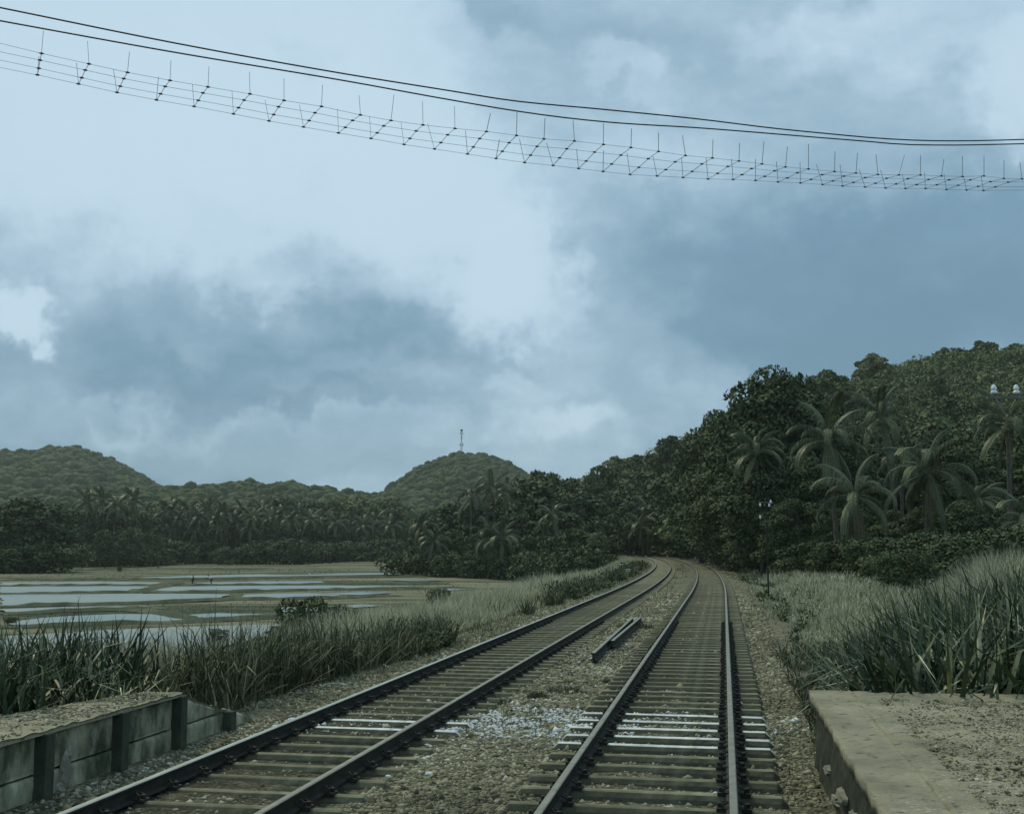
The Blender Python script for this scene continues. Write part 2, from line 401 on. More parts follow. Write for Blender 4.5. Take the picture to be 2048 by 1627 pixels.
def gz(x, y):
    x = np.asarray(x, dtype=float); y = np.asarray(y, dtype=float)
    n = n_of(x, y)
    r = np.hypot(x, y); a = np.arctan2(x, y)
    z = np.full_like(n, -.25)
    z = z + .05 * np.exp(-((n + 2.85) / .9) ** 2) + .045 * (np.exp(-((n + .873) / .7) ** 2) + np.exp(-((n + 4.873) / .7) ** 2)) * sm((vnoise(n, y, 1.6, 90) + .35) * 2)
    L = sm((-n - 7.6) / 12.0)
    z = z + (FIELD + .25) * L
    near = np.exp(-((n + 9.0) / 2.2) ** 2) * (1 - sm((y - 17) / 10)) * .55
    z = z + near
    z = z - .35 * np.exp(-((n - 2.9) / .9) ** 2) * (n > 0)
    rr = sm((n - 3.2) / 4) * .35 + sm((n - 8) / 20) * .9
    z = z + rr * (n > 0)
    z = z + (1 - L) * sm((np.abs(n + 2.8) - 5) / 3) * (vnoise(x, y, 2.3) * .22 + vnoise(x, y, .8, 3) * .08)
    z = z + L * (vnoise(x, y, 9, 5) * .10)
    h = z
    for Rd, W, A, H in RG:
        hh = np.interp(a, A, H, left=H[0], right=H[-1])
        hh = np.maximum(hh, -4)
        rise = sm((r - (Rd - W)) / W)
        fall = 1 - .55 * sm((r - Rd) / (Rd * .5))
        front = (y > 0) * 1.0
        cand = (hh + 4) * rise * fall * front * (np.abs(a) < R(62)) - 4
        if Rd == 400: cand = (cand + 4) * sm((n - 7) / 45) - 4
        cand = cand + rise * vnoise(x, y, 45, 9) * 5
        h = np.maximum(h, cand)
    return h
def gz1(x, y): return float(gz(np.array([x]), np.array([y]))[0])

az_f = np.concatenate([np.arange(-180, -40, 3.0), np.arange(-40, 40, .16), np.arange(40, 180, 3.0)]) * math.pi / 180
rad = np.concatenate([[.6, 1.5, 3, 4.5, 6], np.arange(6.5, 40, .16), 40 * np.exp(np.arange(1, 270) * (math.log(1780 / 40) / 269))])
AA, RR = np.meshgrid(az_f, rad)
X = (np.sin(AA) * RR).ravel(); Y = (np.cos(AA) * RR).ravel(); Z = gz(X, Y)
na = len(az_f); nr = len(rad)
i = np.arange(nr - 1)[:, None] * na; j = np.arange(na)[None, :]
F = np.stack([i + j, i + (j + 1) % na, i + na + (j + 1) % na, i + na + j], -1).reshape(-1, 4)[:, ::-1]
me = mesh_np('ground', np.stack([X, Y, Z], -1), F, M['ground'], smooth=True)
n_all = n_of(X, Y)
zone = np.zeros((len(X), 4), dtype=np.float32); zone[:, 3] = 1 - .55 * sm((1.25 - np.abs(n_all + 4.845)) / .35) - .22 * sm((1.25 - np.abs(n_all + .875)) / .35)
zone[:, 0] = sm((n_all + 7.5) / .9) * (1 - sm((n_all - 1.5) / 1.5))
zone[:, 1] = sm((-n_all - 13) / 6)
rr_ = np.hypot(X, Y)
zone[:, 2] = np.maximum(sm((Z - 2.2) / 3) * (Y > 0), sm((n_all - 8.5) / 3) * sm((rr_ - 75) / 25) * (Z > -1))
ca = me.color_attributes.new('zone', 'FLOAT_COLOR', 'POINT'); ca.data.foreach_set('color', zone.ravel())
tag(ob_('ground', me), kind='structure')

# ------------------------------------------------------------------ flooded paddies
WZ = FIELD + .14
POOLS = [
 [(225,1156),(400,1150),(560,1147),(790,1145),(790,1148),(600,1151),(400,1154.5),(240,1158)],
 [(0,1164.5),(180,1163),(325,1163.5),(322,1168),(150,1169),(0,1169.5)],
 [(395,1164.5),(520,1162),(652,1161),(640,1165),(520,1168.5),(400,1169)],
 [(0,1172.5),(160,1171.5),(306,1171.5),(268,1182),(120,1184),(0,1185.5)],
 [(350,1172),(480,1170.5),(640,1170),(842,1171.5),(700,1175),(560,1178.5),(420,1181),(288,1184)],
 [(0,1189),(200,1187),(350,1186.5),(462,1187.5),(425,1200),(300,1203),(150,1207),(0,1209.5)],
 [(500,1187.5),(620,1185.5),(705,1189.5),(640,1193),(560,1196),(485,1197)],
 [(0,1217),(120,1213.5),(250,1211.5),(322,1209.5),(270,1215),(140,1220),(0,1224)],
 [(18,1243),(100,1234),(200,1228.5),(268,1226),(320,1230),(376,1239),(280,1243),(150,1246),(20,1249)],
 [(360,1229),(440,1224),(520,1227.5),(475,1234),(385,1233)],
 [(0,1272),(150,1263),(300,1256),(420,1250),(548,1248),(540,1270),(470,1290),(300,1320),(0,1330)],
 [(765,1159),(830,1158),(892,1160),(830,1161.5)],
 [(640,1186),(720,1183),(790,1184),(720,1188.5)],
 [(660,1211),(720,1208),(770,1209.5),(720,1214)],
 [(560,1214),(640,1210),(650,1220),(560,1223)],
 [(860,1177),(900,1175.5),(945,1178),(900,1180)],
]
for pi, pool in enumerate(POOLS):
    pts = [at_z(px, py, WZ) for px, py in pool]
    # ragged shore: subdivide and jitter along the mud line
    out = []
    for k in range(len(pts)):
        a_, b_ = pts[k], pts[(k + 1) % len(pts)]
        L_ = (b_ - a_).length; nn = max(2, min(14, int(L_ / 2.5)))
        for q in range(nn):
            p = a_.lerp(b_, q / nn)
            p.x += random.uniform(-.5, .5); p.y += random.uniform(-.45, .45) * (1 + p.y / 150)
            out.append(p)
    bm = bmesh.new(); vs = [bm.verts.new(p) for p in out]
    f_ = bm.faces.new(vs); bmesh.ops.triangulate(bm, faces=[f_])
    me = bpy.data.meshes.new('water'); bm.to_mesh(me); bm.free()
    for pl in me.polygons:
        if pl.normal.z < 0: pl.flip()
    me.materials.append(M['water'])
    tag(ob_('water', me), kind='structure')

# mud bunds between the paddies
BUNDS = [
 [(0,1159.5),(200,1158),(420,1157),(640,1154.5),(900,1152)], [(0,1170.8),(160,1170.2),(320,1169.8),(420,1170),(640,1168),(900,1166)],
 [(0,1187),(150,1185.5),(265,1184.3),(380,1184),(560,1181),(760,1178),(950,1175)], [(262,1184),(300,1177),(335,1168),(350,1164)],
 [(0,1212),(160,1208.5),(330,1204.5),(460,1198),(620,1197),(800,1190)], [(0,1227),(120,1222),(240,1218),(330,1214)], [(240,1218),(300,1222),(350,1229),(390,1239)], [(0,1253),(160,1249),(330,1245),(470,1239),(640,1229)],
 [(0,1140),(300,1139),(600,1136),(800,1135)],
]
bm_ = MB()
for bl in BUNDS:
    pts = [at_z(px, py, FIELD + .06) for px, py in bl]
    sec = []
    for k in range(len(pts) - 1):
        nn = max(3, int((pts[k + 1] - pts[k]).length / 1.5))
        for q in range(nn): sec.append(pts[k].lerp(pts[k + 1], q / nn))
    sec.append(pts[-1])
    vs = []; wv = .42 + .002 * pts[0].y
    for k, p in enumerate(sec):
        d = (sec[min(k + 1, len(sec) - 1)] - sec[max(k - 1, 0)]).normalized(); nn_ = Vector((-d.y, d.x, 0))
        j = Vector((random.uniform(-.15, .15), random.uniform(-.2, .2), 0)); hgt = (.22 + random.uniform(-.05, .12)) * min(1, k * .5, (len(sec) - 1 - k) * .5)
        for o_, zz in ((-wv * 1.9, -.02), (-wv * .7, hgt), (wv * .7, hgt * random.uniform(.8, 1.1)), (wv * 1.9, -.02)):
            vs.append(p + j + nn_ * o_ * random.uniform(.8, 1.25) + Vector((0, 0, zz)))
    bm_.add(vs, [(k * 4 + q, k * 4 + q + 1, k * 4 + q + 5, k * 4 + q + 4) for k in range(len(sec) - 1) for q in range(3)])
tag(ob_('bunds', bm_.mesh('bunds', M['mud'])), kind='structure')

# ------------------------------------------------------------------ railway
RC = -.875                    # centre of the right-hand track
TR = {'right': RC, 'left': RC - 3.97}
def along(y0, y1, step):
    ys = [y0]
    while ys[-1] < y1: ys.append(ys[-1] + step / math.sqrt(1 + float(slope(ys[-1])) ** 2))
    return ys
RAILPROF = [(-.068, -.150), (.068, -.150), (.066, -.138), (.014, -.124), (.010, -.045), (.034, -.032), (.036, -.008), (.027, 0), (-.027, 0), (-.036, -.008), (-.034, -.032), (-.010, -.045), (-.014, -.124), (-.066, -.138)]
def rail_mesh(n0, y0, y1, dz=0.0, step=2.0):
    ys = along(y0, y1, step); k = len(RAILPROF); vs = []; fs = []; mi = []
    for yy in ys:
        for (o_, zz) in RAILPROF: vs.append(P(n0 + o_, yy, zz + dz))
    for a_ in range(len(ys) - 1):
        for q in range(k):
            q2 = (q + 1) % k
            fs.append((a_ * k + q, a_ * k + q2, (a_ + 1) * k + q2, (a_ + 1) * k + q)); mi.append(1 if q == 7 else (1 if q in (6, 8) else 0))
    fs.append(tuple(range(k))); mi.append(0); fs.append(tuple((len(ys) - 1) * k + q for q in range(k))[::-1]); mi.append(0)
    return vs, fs, mi
# steel trough sleeper: rounded narrow crown, sloping flanks, dipped ends
SP = [(-.120, -.115), (-.092, -.055), (-.050, -.012), (-.026, 0), (.026, 0), (.050, -.012), (.092, -.055), (.120, -.115)]
def sleeper_mesh(seed):
    rnd = random.Random(seed); vs = []; fs = []
    xs = [-1.33, -1.27, -.95, -.75, -.3, .3, .75, .95, 1.27, 1.33]
    for x_ in xs:
        e = 1 if abs(x_) < 1.3 else .55; dz = -.0 if abs(x_) < 1.3 else -.06
        for (yy, zz) in SP: vs.append((x_, yy * e + rnd.uniform(-.004, .004), zz + dz + rnd.uniform(-.003, .003)))
    k = len(SP)
    for a_ in range(len(xs) - 1):
        for q in range(k - 1): fs.append((a_ * k + q, (a_ + 1) * k + q, (a_ + 1) * k + q + 1, a_ * k + q + 1))
    fs.append(tuple(range(k))); fs.append(tuple((len(xs) - 1) * k + q for q in range(k))[::-1])
    me = bpy.data.meshes.new('sleeper'); me.from_pydata(vs, [], fs); me.materials.append(M['sleeper_side']); me.materials.append(M['sleeper'])
    me.polygons.foreach_set('material_index', [1 if (q < 9 * (k - 1) and q % (k - 1) in (2, 3, 4)) else 0 for q in range(len(fs))]); me.update(); return me
SLM = [sleeper_mesh(q) for q in range(5)]
SLP = []
for q in range(3):
    mq = sleeper_mesh(q + 40); mq.materials[1] = M['limed']; SLP.append(mq)
cb = MB()
cb.box((0, 0, .012), (.11, .13, .03)); cb.tube([(0, -.05, .02), (.0, -.05, .06), (-.045, -.03, .075), (-.05, .03, .075), (0, .05, .06), (0, .05, .02)], .012, 5)
cb.lathe((.02, 0, .02), [(.026, 0), (.026, .045), (.014, .05)], 6)
CLIP = cb.mesh('rail_clip', M['clip'])
SPACE = .66
def railway(side, label):
    nc = TR[side]; tr = thing('railway_track', label, 'railway track', tuple(P(nc, 0, 0)))
    inv = Vector(tr.location)
    for s_ in (-1, 1):
        vs, fs, mi = rail_mesh(nc + s_ * .82, -12, 455)
        me = bpy.data.meshes.new('rail'); me.from_pydata([v - inv for v in vs], [], fs)
        me.materials.append(M['rust'])
        me.materials.append(M['polish'] if (s_ < 0 and side == 'left') else M['dull_head'])
        me.polygons.foreach_set('material_index', mi); me.update()
        ob_('rail', me, tr)
    ys = [q for q in along(7.0, 330, SPACE)]
    for k, yy in enumerate(ys[:100]):
        p = P(nc + random.uniform(-.015, .015), yy, -.152 + random.uniform(-.008, .006)) - inv
        rz = -math.atan(float(slope(yy))) + random.uniform(-.012, .012)
        pale = (14.3 < p.y + (.4 if side == 'right' else -.6) < 17.2) if side == 'right' else (14.6 < p.y < 15.9)
        sl = ob_('sleeper', SLP[k % 3] if pale else SLM[k % 5], tr, p, rz)
        if pale and side == 'right': sl['label'] = 'sleeper whitened by spilt pale dust'
        if k < 46:
            for xx in (-.82, .82):
                for d in (-1, 1):
                    c_ = ob_('rail_clip', CLIP, sl, (xx + d * .105, 0, -.004), 0 if d > 0 else math.pi)
    vsx = []; fsx = []; msx = []; o = 0
    for k, yy in enumerate(ys[100:]):
        me = SLM[k % 5]; p = P(nc, yy, -.150) - inv; mt = Matrix.Rotation(-math.atan(float(slope(yy))), 3, 'Z')
        for v in me.vertices: vsx.append(mt @ v.co + p)
        for f_ in me.polygons: fsx.append([o + q for q in f_.vertices]); msx.append(f_.material_index)
        o += len(me.vertices)
    me = bpy.data.meshes.new('far_sleepers'); me.from_pydata(vsx, [], fsx); me.materials.append(M['sleeper_side']); me.materials.append(M['sleeper']); me.polygons.foreach_set('material_index', msx); me.update()
    tag(ob_('sleepers', me, tr), kind='stuff')
railway('left', 'left of the two tracks, shiny rail heads, beside the tall grass bank')
railway('right', 'right of the two tracks, duller rails, running past the gravel topped platform')

# discarded rails lying in the space between the tracks
def lying(px0, py0, px1, py1, label, z=-.10):
    a_, b_ = at_z(px0, py0, z), at_z(px1, py1, z)
    o = MB(); d = (b_ - a_); L_ = d.length; d.normalize(); side = Vector((d.y, -d.x, 0))
    for t0 in (0, L_):
        pass
    k = len(RAILPROF); vs = []; fs = []
    N_ = 8
    for q in range(N_ + 1):
        p = d * (L_ * q / N_)
        for (oo, zz) in RAILPROF: vs.append(p + side * oo * 1.15 + Vector((0, 0, (zz + .15) * 1.1)))
    for q in range(N_):
        for r_ in range(k): fs.append((q * k + r_, q * k + (r_ + 1) % k, (q + 1) * k + (r_ + 1) % k, (q + 1) * k + r_))
    fs.append(tuple(range(k))); fs.append(tuple(N_ * k + r_ for r_ in range(k))[::-1])
    o.add(vs, fs, 0)
    for i_, f_ in enumerate(o.f):
        if i_ < N_ * k and (i_ % k) in (6, 7, 8): o.mi[i_] = 1
    ob = ob_('discarded_rail', o.mesh('discarded_rail', [M['rust'], M['dull_head']]), None, (a_.x, a_.y, z - .04))
    return tag(ob, label, 'rail')
lying(1186, 1317, 1266, 1241, 'longer rusty loose rail lying between the two tracks, its near end further forward')
lying(1224, 1291, 1282, 1240, 'shorter rusty loose rail lying between the tracks, nearer the right hand track')

# ------------------------------------------------------------------ platforms
def wall_strip(n0, y0, y1, ztop0, ztop1, zb, thick, side):
    """straight bit of wall parallel to the track, top may slope"""
    o = MB(); A_, B_ = P(n0, y0), P(n0, y1); C_, D_ = P(n0 + side * thick, y0), P(n0 + side * thick, y1)
    vs = [A_ + Vector((0, 0, zb)), B_ + Vector((0, 0, zb)), D_ + Vector((0, 0, zb)), C_ + Vector((0, 0, zb)),
          A_ + Vector((0, 0, ztop0)), B_ + Vector((0, 0, ztop1)), D_ + Vector((0, 0, ztop1)), C_ + Vector((0, 0, ztop0))]
    o.add(vs, [(3, 2, 1, 0), (4, 5, 6, 7), (0, 1, 5, 4), (1, 2, 6, 5), (2, 3, 7, 6), (3, 0, 4, 7)])
    return o
def rough_strip(name, n0, y0, y1, z0f, z1f, mats, parent, amp=.012, du=.035, dv=.035, seed=1, nb=8):
    """vertical board/plank face with relief, n0 facing the track (+n side)"""
    nu = max(2, int((y1 - y0) / du)); h = z1f(y0) - z0f(y0); nv = max(2, int(h / dv))
    u, v = np.meshgrid(np.linspace(0, 1, nu + 1), np.linspace(0, 1, nv + 1), indexing='ij')
    yy = y0 + (y1 - y0) * u; zb = np.vectorize(z0f)(yy); zt = np.vectorize(z1f)(yy); zz = zb + (zt - zb) * v
    rel = vnoise(yy, zz, .25, seed) * amp + vnoise(yy, zz, .07, seed + 3) * amp * .6
    edge = np.minimum(np.minimum(v * h, (1 - v) * h), np.minimum(u, 1 - u) * (y1 - y0)); rel = rel - .012 * (edge < .012)
    xx, y2 = P_np(n0 + rel, yy)
    Vf = np.stack([xx, y2, zz], -1).reshape(-1, 3)
    ii = np.arange(nu)[:, None] * (nv + 1); jj = np.arange(nv)[None, :]
    Ff = np.stack([ii + jj, ii + nv + 1 + jj, ii + nv + 2 + jj, ii + 1 + jj], -1).reshape(-1, 4)
    # back face + rim
    nback = len(Vf); sgn = -.09
    xb, yb = P_np(n0 + 0 * rel + sgn, yy)
    Vb = np.stack([xb, yb, zz], -1).reshape(-1, 3)
    Fb = Ff[:, ::-1] + nback
    rim = []
    for a_ in range(nu):
        for vrow in (0, nv):
            p0 = a_ * (nv + 1) + vrow; p1 = (a_ + 1) * (nv + 1) + vrow; rim.append((p0, p1, p1 + nback, p0 + nback))
    for b_ in range(nv):
        for arow in (0, nu):
            p0 = arow * (nv + 1) + b_; p1 = p0 + 1; rim.append((p0, p1, p1 + nback, p0 + nback))
    me = mesh_np(name, np.concatenate([Vf, Vb]), np.concatenate([Ff, Fb, np.array(rim)]), mats)
    return ob_(name, me, parent)

NL = -6.50      # face of the left platform
PT = .48
lp = thing('left_platform', 'old concrete plank platform at lower left with dark posts and a sloping far end', 'platform', (0, 0, 0))
lp.name = 'concrete_platform'
def ltop(y): return PT if y <= 12.85 else max(PT - (y - 12.85) * .275, -.30)
posts_y = [5.95, 7.35, 8.72, 10.07, 11.46, 12.80, 14.2]
for k in range(len(posts_y) - 1):
    a_, b_ = posts_y[k] + .07, posts_y[k + 1] - .07
    top = (lambda y: ltop(y) - .02)
    mid = (lambda y: min(.10, ltop(y) - .05))
    rough_strip('wall_plank', NL - .03, a_, b_, lambda y: mid(y) + .012, top, M['concrete'], lp, seed=k)
    rough_strip('wall_plank', NL - .025, a_, b_, lambda y: -.33, lambda y: mid(y) - .012, M['concrete'], lp, seed=k + 20)
rough_strip('wall_plank', NL - .03, posts_y[-1] + .07, 15.4, lambda y: -.36, lambda y: ltop(y) - .01 + .04, M['concrete'], lp, seed=77)
for k, yy in enumerate(posts_y):
    o = MB(); p = P(NL + .015, yy)
    zt = ltop(yy) - .005
    o.box((0, 0, (zt - .45) / 2), (.13, .15, zt + .45), Matrix.Rotation(-math.atan(S0), 3, 'Z'))
    ob_('post', o.mesh('post', M['concrete_dark']), lp, p)
# broken plaster patches with exposed aggregate
def patch(n0, yc, zc, hy, hz, seed, parent, matk='plaster', tilt=0.0):
    rnd = random.Random(seed); o = MB(); N_ = 22; ring = []; inner = []
    for k in range(N_):
        a_ = 2 * math.pi * k / N_; rr2 = 1 + rnd.uniform(-.25, .2)
        dy = math.cos(a_) * hy * rr2; dz = math.sin(a_) * hz * rr2
        dy += dz * tilt
        ring.append(P(n0 - .004, yc + dy, zc + dz)); inner.append(P(n0 + .018 + rnd.uniform(-.004, .006), yc + dy * .78, zc + dz * .82))
    c_ = P(n0 + .012, yc, zc)
    vs = ring + inner + [c_]
    fs = [(k, (k + 1) % N_, N_ + (k + 1) % N_, N_ + k) for k in range(N_)] + [(N_ + k, N_ + (k + 1) % N_, 2 * N_) for k in range(N_)]
    o.add(vs, fs)
    return ob_('broken_patch', o.mesh('broken_patch', M[matk]), parent)
patch(NL - .02, 10.50, .06, .09, .16, 3, lp); patch(NL - .02, 10.44, -.09, .08, .09, 5, lp); patch(NL - .02, 10.97, .29, .045, .10, 8, lp); patch(NL - .02, 10.55, .22, .035, .06, 9, lp)
# earth filled deck, ragged along the edge
def deck_mesh(nf, nb, y0, y1, ztop, zbot, seed, step=.05, amp=.02, edge_r=.02):
    ys = np.arange(y0, y1 + 1e-6, step); nn = max(4, int((1.6 if callable(nb) else abs(nb - nf)) / step)); us = np.linspace(0, 1, nn + 1)
    U, Y_ = np.meshgrid(us, ys, indexing='xy')
    edge = vnoise(Y_, Y_ * 0 + 3.3, .35, seed) * edge_r * 2 + vnoise(Y_, Y_ * 0, .09, seed + 4) * edge_r
    nbv = np.vectorize(nb)(Y_) if callable(nb) else nb
    Nn = nf + edge * (1 - U) ** 6 + (nbv - nf) * U
    zt = np.vectorize(ztop)(Y_)
    Zz = zt + (vnoise(Nn, Y_, .45, seed) * amp * .8 + vnoise(Nn, Y_, .14, seed + 1) * amp + vnoise(Nn, Y_, .06, seed + 2) * amp * .9)
    Xx, Yy = P_np(Nn, Y_)
    Vt = np.stack([Xx, Yy, Zz], -1).reshape(-1, 3); nc = len(us)
    ii = np.arange(len(ys) - 1)[:, None] * nc; jj = np.arange(nc - 1)[None, :]
    Ft = np.stack([ii + jj, ii + jj + 1, ii + nc + jj + 1, ii + nc + jj], -1).reshape(-1, 4)
    if callable(nb) or nb < nf: Ft = Ft[:, ::-1]
    Vb = Vt.copy(); Vb[:, 2] = (np.vectorize(zbot)(Y_)).ravel(); nbk = len(Vt)
    rim = []
    for a_ in range(len(ys) - 1):
        for c_ in (0, nc - 1):
            p0 = a_ * nc + c_; p1 = p0 + nc; rim.append((p0, p1, p1 + nbk, p0 + nbk))
    for c_ in range(nc - 1):
        for r_ in (0, len(ys) - 1):
            p0 = r_ * nc + c_; rim.append((p0, p0 + 1, p0 + 1 + nbk, p0 + nbk))
    return mesh_np('deck', np.concatenate([Vt, Vb]), np.concatenate([Ft, Ft[:, ::-1] + nbk, np.array(rim)]), M['deck'])
ob_('deck', deck_mesh(NL + .035, lambda y: NL - .45 - (12.9 - y) * .22, 5.4, 12.85, lambda y: PT + .03, lambda y: PT - .012, 5, amp=.018, edge_r=.007, step=.03), lp)
ob_('ramp', deck_mesh(NL - .05, NL - .5, 12.85, 15.4, lambda y: ltop(y) + .02, lambda y: ltop(y) - .10, 6, amp=.03), lp)

NR = .85; RT = .60; REND = 13.7
rp = thing('gravel_platform', 'gravel topped platform at lower right with a smooth edge strip', 'platform', (0, 0, 0))
ob_('deck', deck_mesh(NR + .42, NR + 5.5, 5.6, REND, lambda y: RT - .004, lambda y: RT - .25, 15, step=.045, amp=.028, edge_r=.012), rp)
cm = deck_mesh(NR - .02, NR + .418, 5.6, REND, lambda y: RT, lambda y: RT - .09, 18, step=.04, amp=.014, edge_r=.02)
ob_('edge_strip', cm, rp)
rwm = [M['concrete_dark']]
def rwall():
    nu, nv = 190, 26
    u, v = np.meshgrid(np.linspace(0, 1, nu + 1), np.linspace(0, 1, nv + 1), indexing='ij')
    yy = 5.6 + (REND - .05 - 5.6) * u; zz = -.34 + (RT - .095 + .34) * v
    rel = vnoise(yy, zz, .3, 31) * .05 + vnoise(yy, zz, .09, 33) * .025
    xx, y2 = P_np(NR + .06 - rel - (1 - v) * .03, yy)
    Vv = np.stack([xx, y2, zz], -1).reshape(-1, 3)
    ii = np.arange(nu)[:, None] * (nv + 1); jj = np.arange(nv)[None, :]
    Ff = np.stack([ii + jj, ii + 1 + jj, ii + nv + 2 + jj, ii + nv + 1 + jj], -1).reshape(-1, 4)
    return mesh_np('wall', Vv, Ff, M['mossy_shaded_wall'])
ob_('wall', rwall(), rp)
endw = MB(); A_ = P(NR + .07, REND - .06); B_ = P(NR + 5.5, REND - .06)
dv_ = Vector((math.sin(math.atan(S0)), math.cos(math.atan(S0)), 0)) * .05
endw.add([A_ + Vector((0, 0, -.34)), B_ + Vector((0, 0, -.34)), B_ + dv_ + Vector((0, 0, -.34)), A_ + dv_ + Vector((0, 0, -.34)), A_ + Vector((0, 0, RT - .26)), B_ + Vector((0, 0, RT - .26)), B_ + dv_ + Vector((0, 0, RT - .26)), A_ + dv_ + Vector((0, 0, RT - .26))],
         [(3, 2, 1, 0), (4, 5, 6, 7), (0, 1, 5, 4), (1, 2, 6, 5), (2, 3, 7, 6), (3, 0, 4, 7)])
ob_('end_wall', endw.mesh('end_wall', M['concrete_dark']), rp)
for k, (yc, zc, hy, hz) in enumerate([(12.0, .02, .28, .05), (11.2, -.10, .34, .05), (10.6, .06, .30, .07), (10.1, -.06, .26, .05), (9.6, .10, .24, .07), (9.2, -.02, .22, .05)]):
    rnd_ = random.Random(k + 50); o = MB(); ring = []; inner = []
    for q in range(22):
        a_ = 2 * math.pi * q / 22; r_ = 1 + rnd_.uniform(-.3, .2); dy_ = math.cos(a_) * hy * r_; dz_ = math.sin(a_) * hz * r_ - dy_ * .12
        ring.append(P(NR + .05, yc + dy_, zc + dz_)); inner.append(P(NR + .005 + rnd_.uniform(-.006, .006), yc + dy_ * .8, zc + dz_ * .8))
    o.add(ring + inner + [P(NR, yc, zc)], [((q + 1) % 22, q, 22 + q, 22 + (q + 1) % 22) for q in range(22)] + [(22 + (q + 1) % 22, 22 + q, 44) for q in range(22)])
    ob_('plaster_patch', o.mesh('plaster_patch', M['plaster']), rp)

# ------------------------------------------------------------------ ballast stones and small litter
def stones_np(n, ysamp, nsamp, size, seed, zoff=0.0, m='stone', name='ballast'):
    r = np.random.default_rng(seed)
    base = np.array([(1, 0, 0), (0, 1, 0), (-1, 0, 0), (0, -1, 0), (0, 0, 1), (0, 0, -1)], dtype=float)
    tri = np.array([(0, 1, 4), (1, 2, 4), (2, 3, 4), (3, 0, 4), (1, 0, 5), (2, 1, 5), (3, 2, 5), (0, 3, 5)])
    xx, yy = P_np(nsamp, ysamp); zz = gz(xx, yy) + zoff
    v = base[None] * (1 + r.uniform(-.35, .35, (n, 6, 1))) + r.uniform(-.25, .25, (n, 6, 3))
    s_ = size[:, None, None] * np.stack([r.uniform(.7, 1.3, n), r.uniform(.7, 1.3, n), r.uniform(.4, .8, n)], -1)[:, None, :]
    v = v * s_; an = r.uniform(0, 6.28, n)[:, None]; c, s = np.cos(an), np.sin(an)
    vx = v[..., 0] * c - v[..., 1] * s; vy = v[..., 0] * s + v[..., 1] * c
    Vv = np.stack([vx + xx[:, None], vy + yy[:, None], v[..., 2] + zz[:, None]], -1).reshape(-1, 3)
    Ff = (np.arange(n)[:, None, None] * 6 + tri[None]).reshape(-1, 3)
    return mesh_np(name, Vv, Ff, M[m])
r0 = np.random.default_rng(11)
N = 105000
ys = 7.2 * np.exp(r0.uniform(0, 1, N) ** 1.15 * math.log(60 / 7.2))
ns = r0.uniform(-7.6, 1.25, N)
clump = vnoise(ns, ys, .6, 2) + vnoise(ns, ys, 2.2, 7)
inL = np.abs(ns + 4.845) < 1.1; inR = np.abs(ns + .875) < .8
keep = (clump > -.6) & (r0.uniform(0, 1, N) < np.where(inL, .12, np.where(inR, .42, 1.0))) & ~((ns > .83) & (ys < 13.85)) & ~((ns < -6.45) & (ys < 15.5))
ys, ns = ys[keep], ns[keep]; sz_ = (.009 + r0.gamma(2.0, .0050, len(ys))) * (1 + ys / 32)
me = stones_np(len(ys), ys, ns, np.minimum(sz_, .09), 21)
tag(ob_('ballast', me), 'loose stone ballast spread under and between the two tracks', 'ballast', kind='stuff')
# pale spilt stone in one band across both tracks
N = 5200
ys = np.concatenate([r0.normal(15.9, .9, N), r0.normal(27, 4, 350)]); ns = np.concatenate([np.where(r0.uniform(0, 1, N) < .8, r0.uniform(-4.2, -1.3, N), r0.uniform(-6.3, 1.1, N)), r0.uniform(-3.4, -2.2, 350)])
kk = np.concatenate([(vnoise(ns[:N], ys[:N] * .8, .35, 91) + .5 * vnoise(ns[:N], ys[:N], .12, 92)) > r0.uniform(-.25, .25, N), np.ones(350, bool)]); ys = ys[kk]; ns = ns[kk]
ys = ys + (ns + 2.5) * .15
dn = np.abs(ns + 4.0) > .07
ys, ns = ys[dn], ns[dn]
me = stones_np(len(ys), ys, ns, r0.gamma(2.5, .005, len(ys)) + .006, 22, .015, 'white_stone', 'pale_stone')
tag(ob_('pale_chippings', me), 'band of spilt pale stone chippings across the space between the tracks', 'stone chippings', kind='stuff')
# grit on the two platforms
N = 26000
ys = 6.6 * np.exp(r0.uniform(0, 1, N) * math.log(13 / 6.6)); ns = r0.uniform(1.5, 6.3, N)
xx, yy = P_np(ns, ys)
g = stones_np(N, ys, ns, r0.gamma(2, .0032, N) + .003, 23, 0)
co = np.empty(len(g.vertices) * 3, dtype=np.float32); g.vertices.foreach_get('co', co); co = co.reshape(-1, 3)
zc = np.repeat(gz(xx, yy), 6); co[:, 2] = co[:, 2] - zc + RT + .004; g.vertices.foreach_set('co', co.ravel()); g.update()
tag(ob_('platform_gravel', g), 'loose gravel strewn over the right hand platform', 'gravel', kind='stuff')

N = 5000
ys = r0.uniform(5.6, 12.7, N); ns = NL - .02 - r0.uniform(0, 1, N) * (.45 + (12.9 - ys) * .22)
xx, yy = P_np(ns, ys)
g = stones_np(N, ys, ns, r0.gamma(2, .0045, N) + .004, 27, 0)
co = np.empty(len(g.vertices) * 3, dtype=np.float32); g.vertices.foreach_get('co', co); co = co.reshape(-1, 3)
zc = np.repeat(gz(xx, yy), 6); co[:, 2] = co[:, 2] - zc + PT + .034; g.vertices.foreach_set('co', co.ravel()); g.update()
tag(ob_('platform_grit', g), 'grit and small stones on top of the old left platform', 'gravel', kind='stuff')

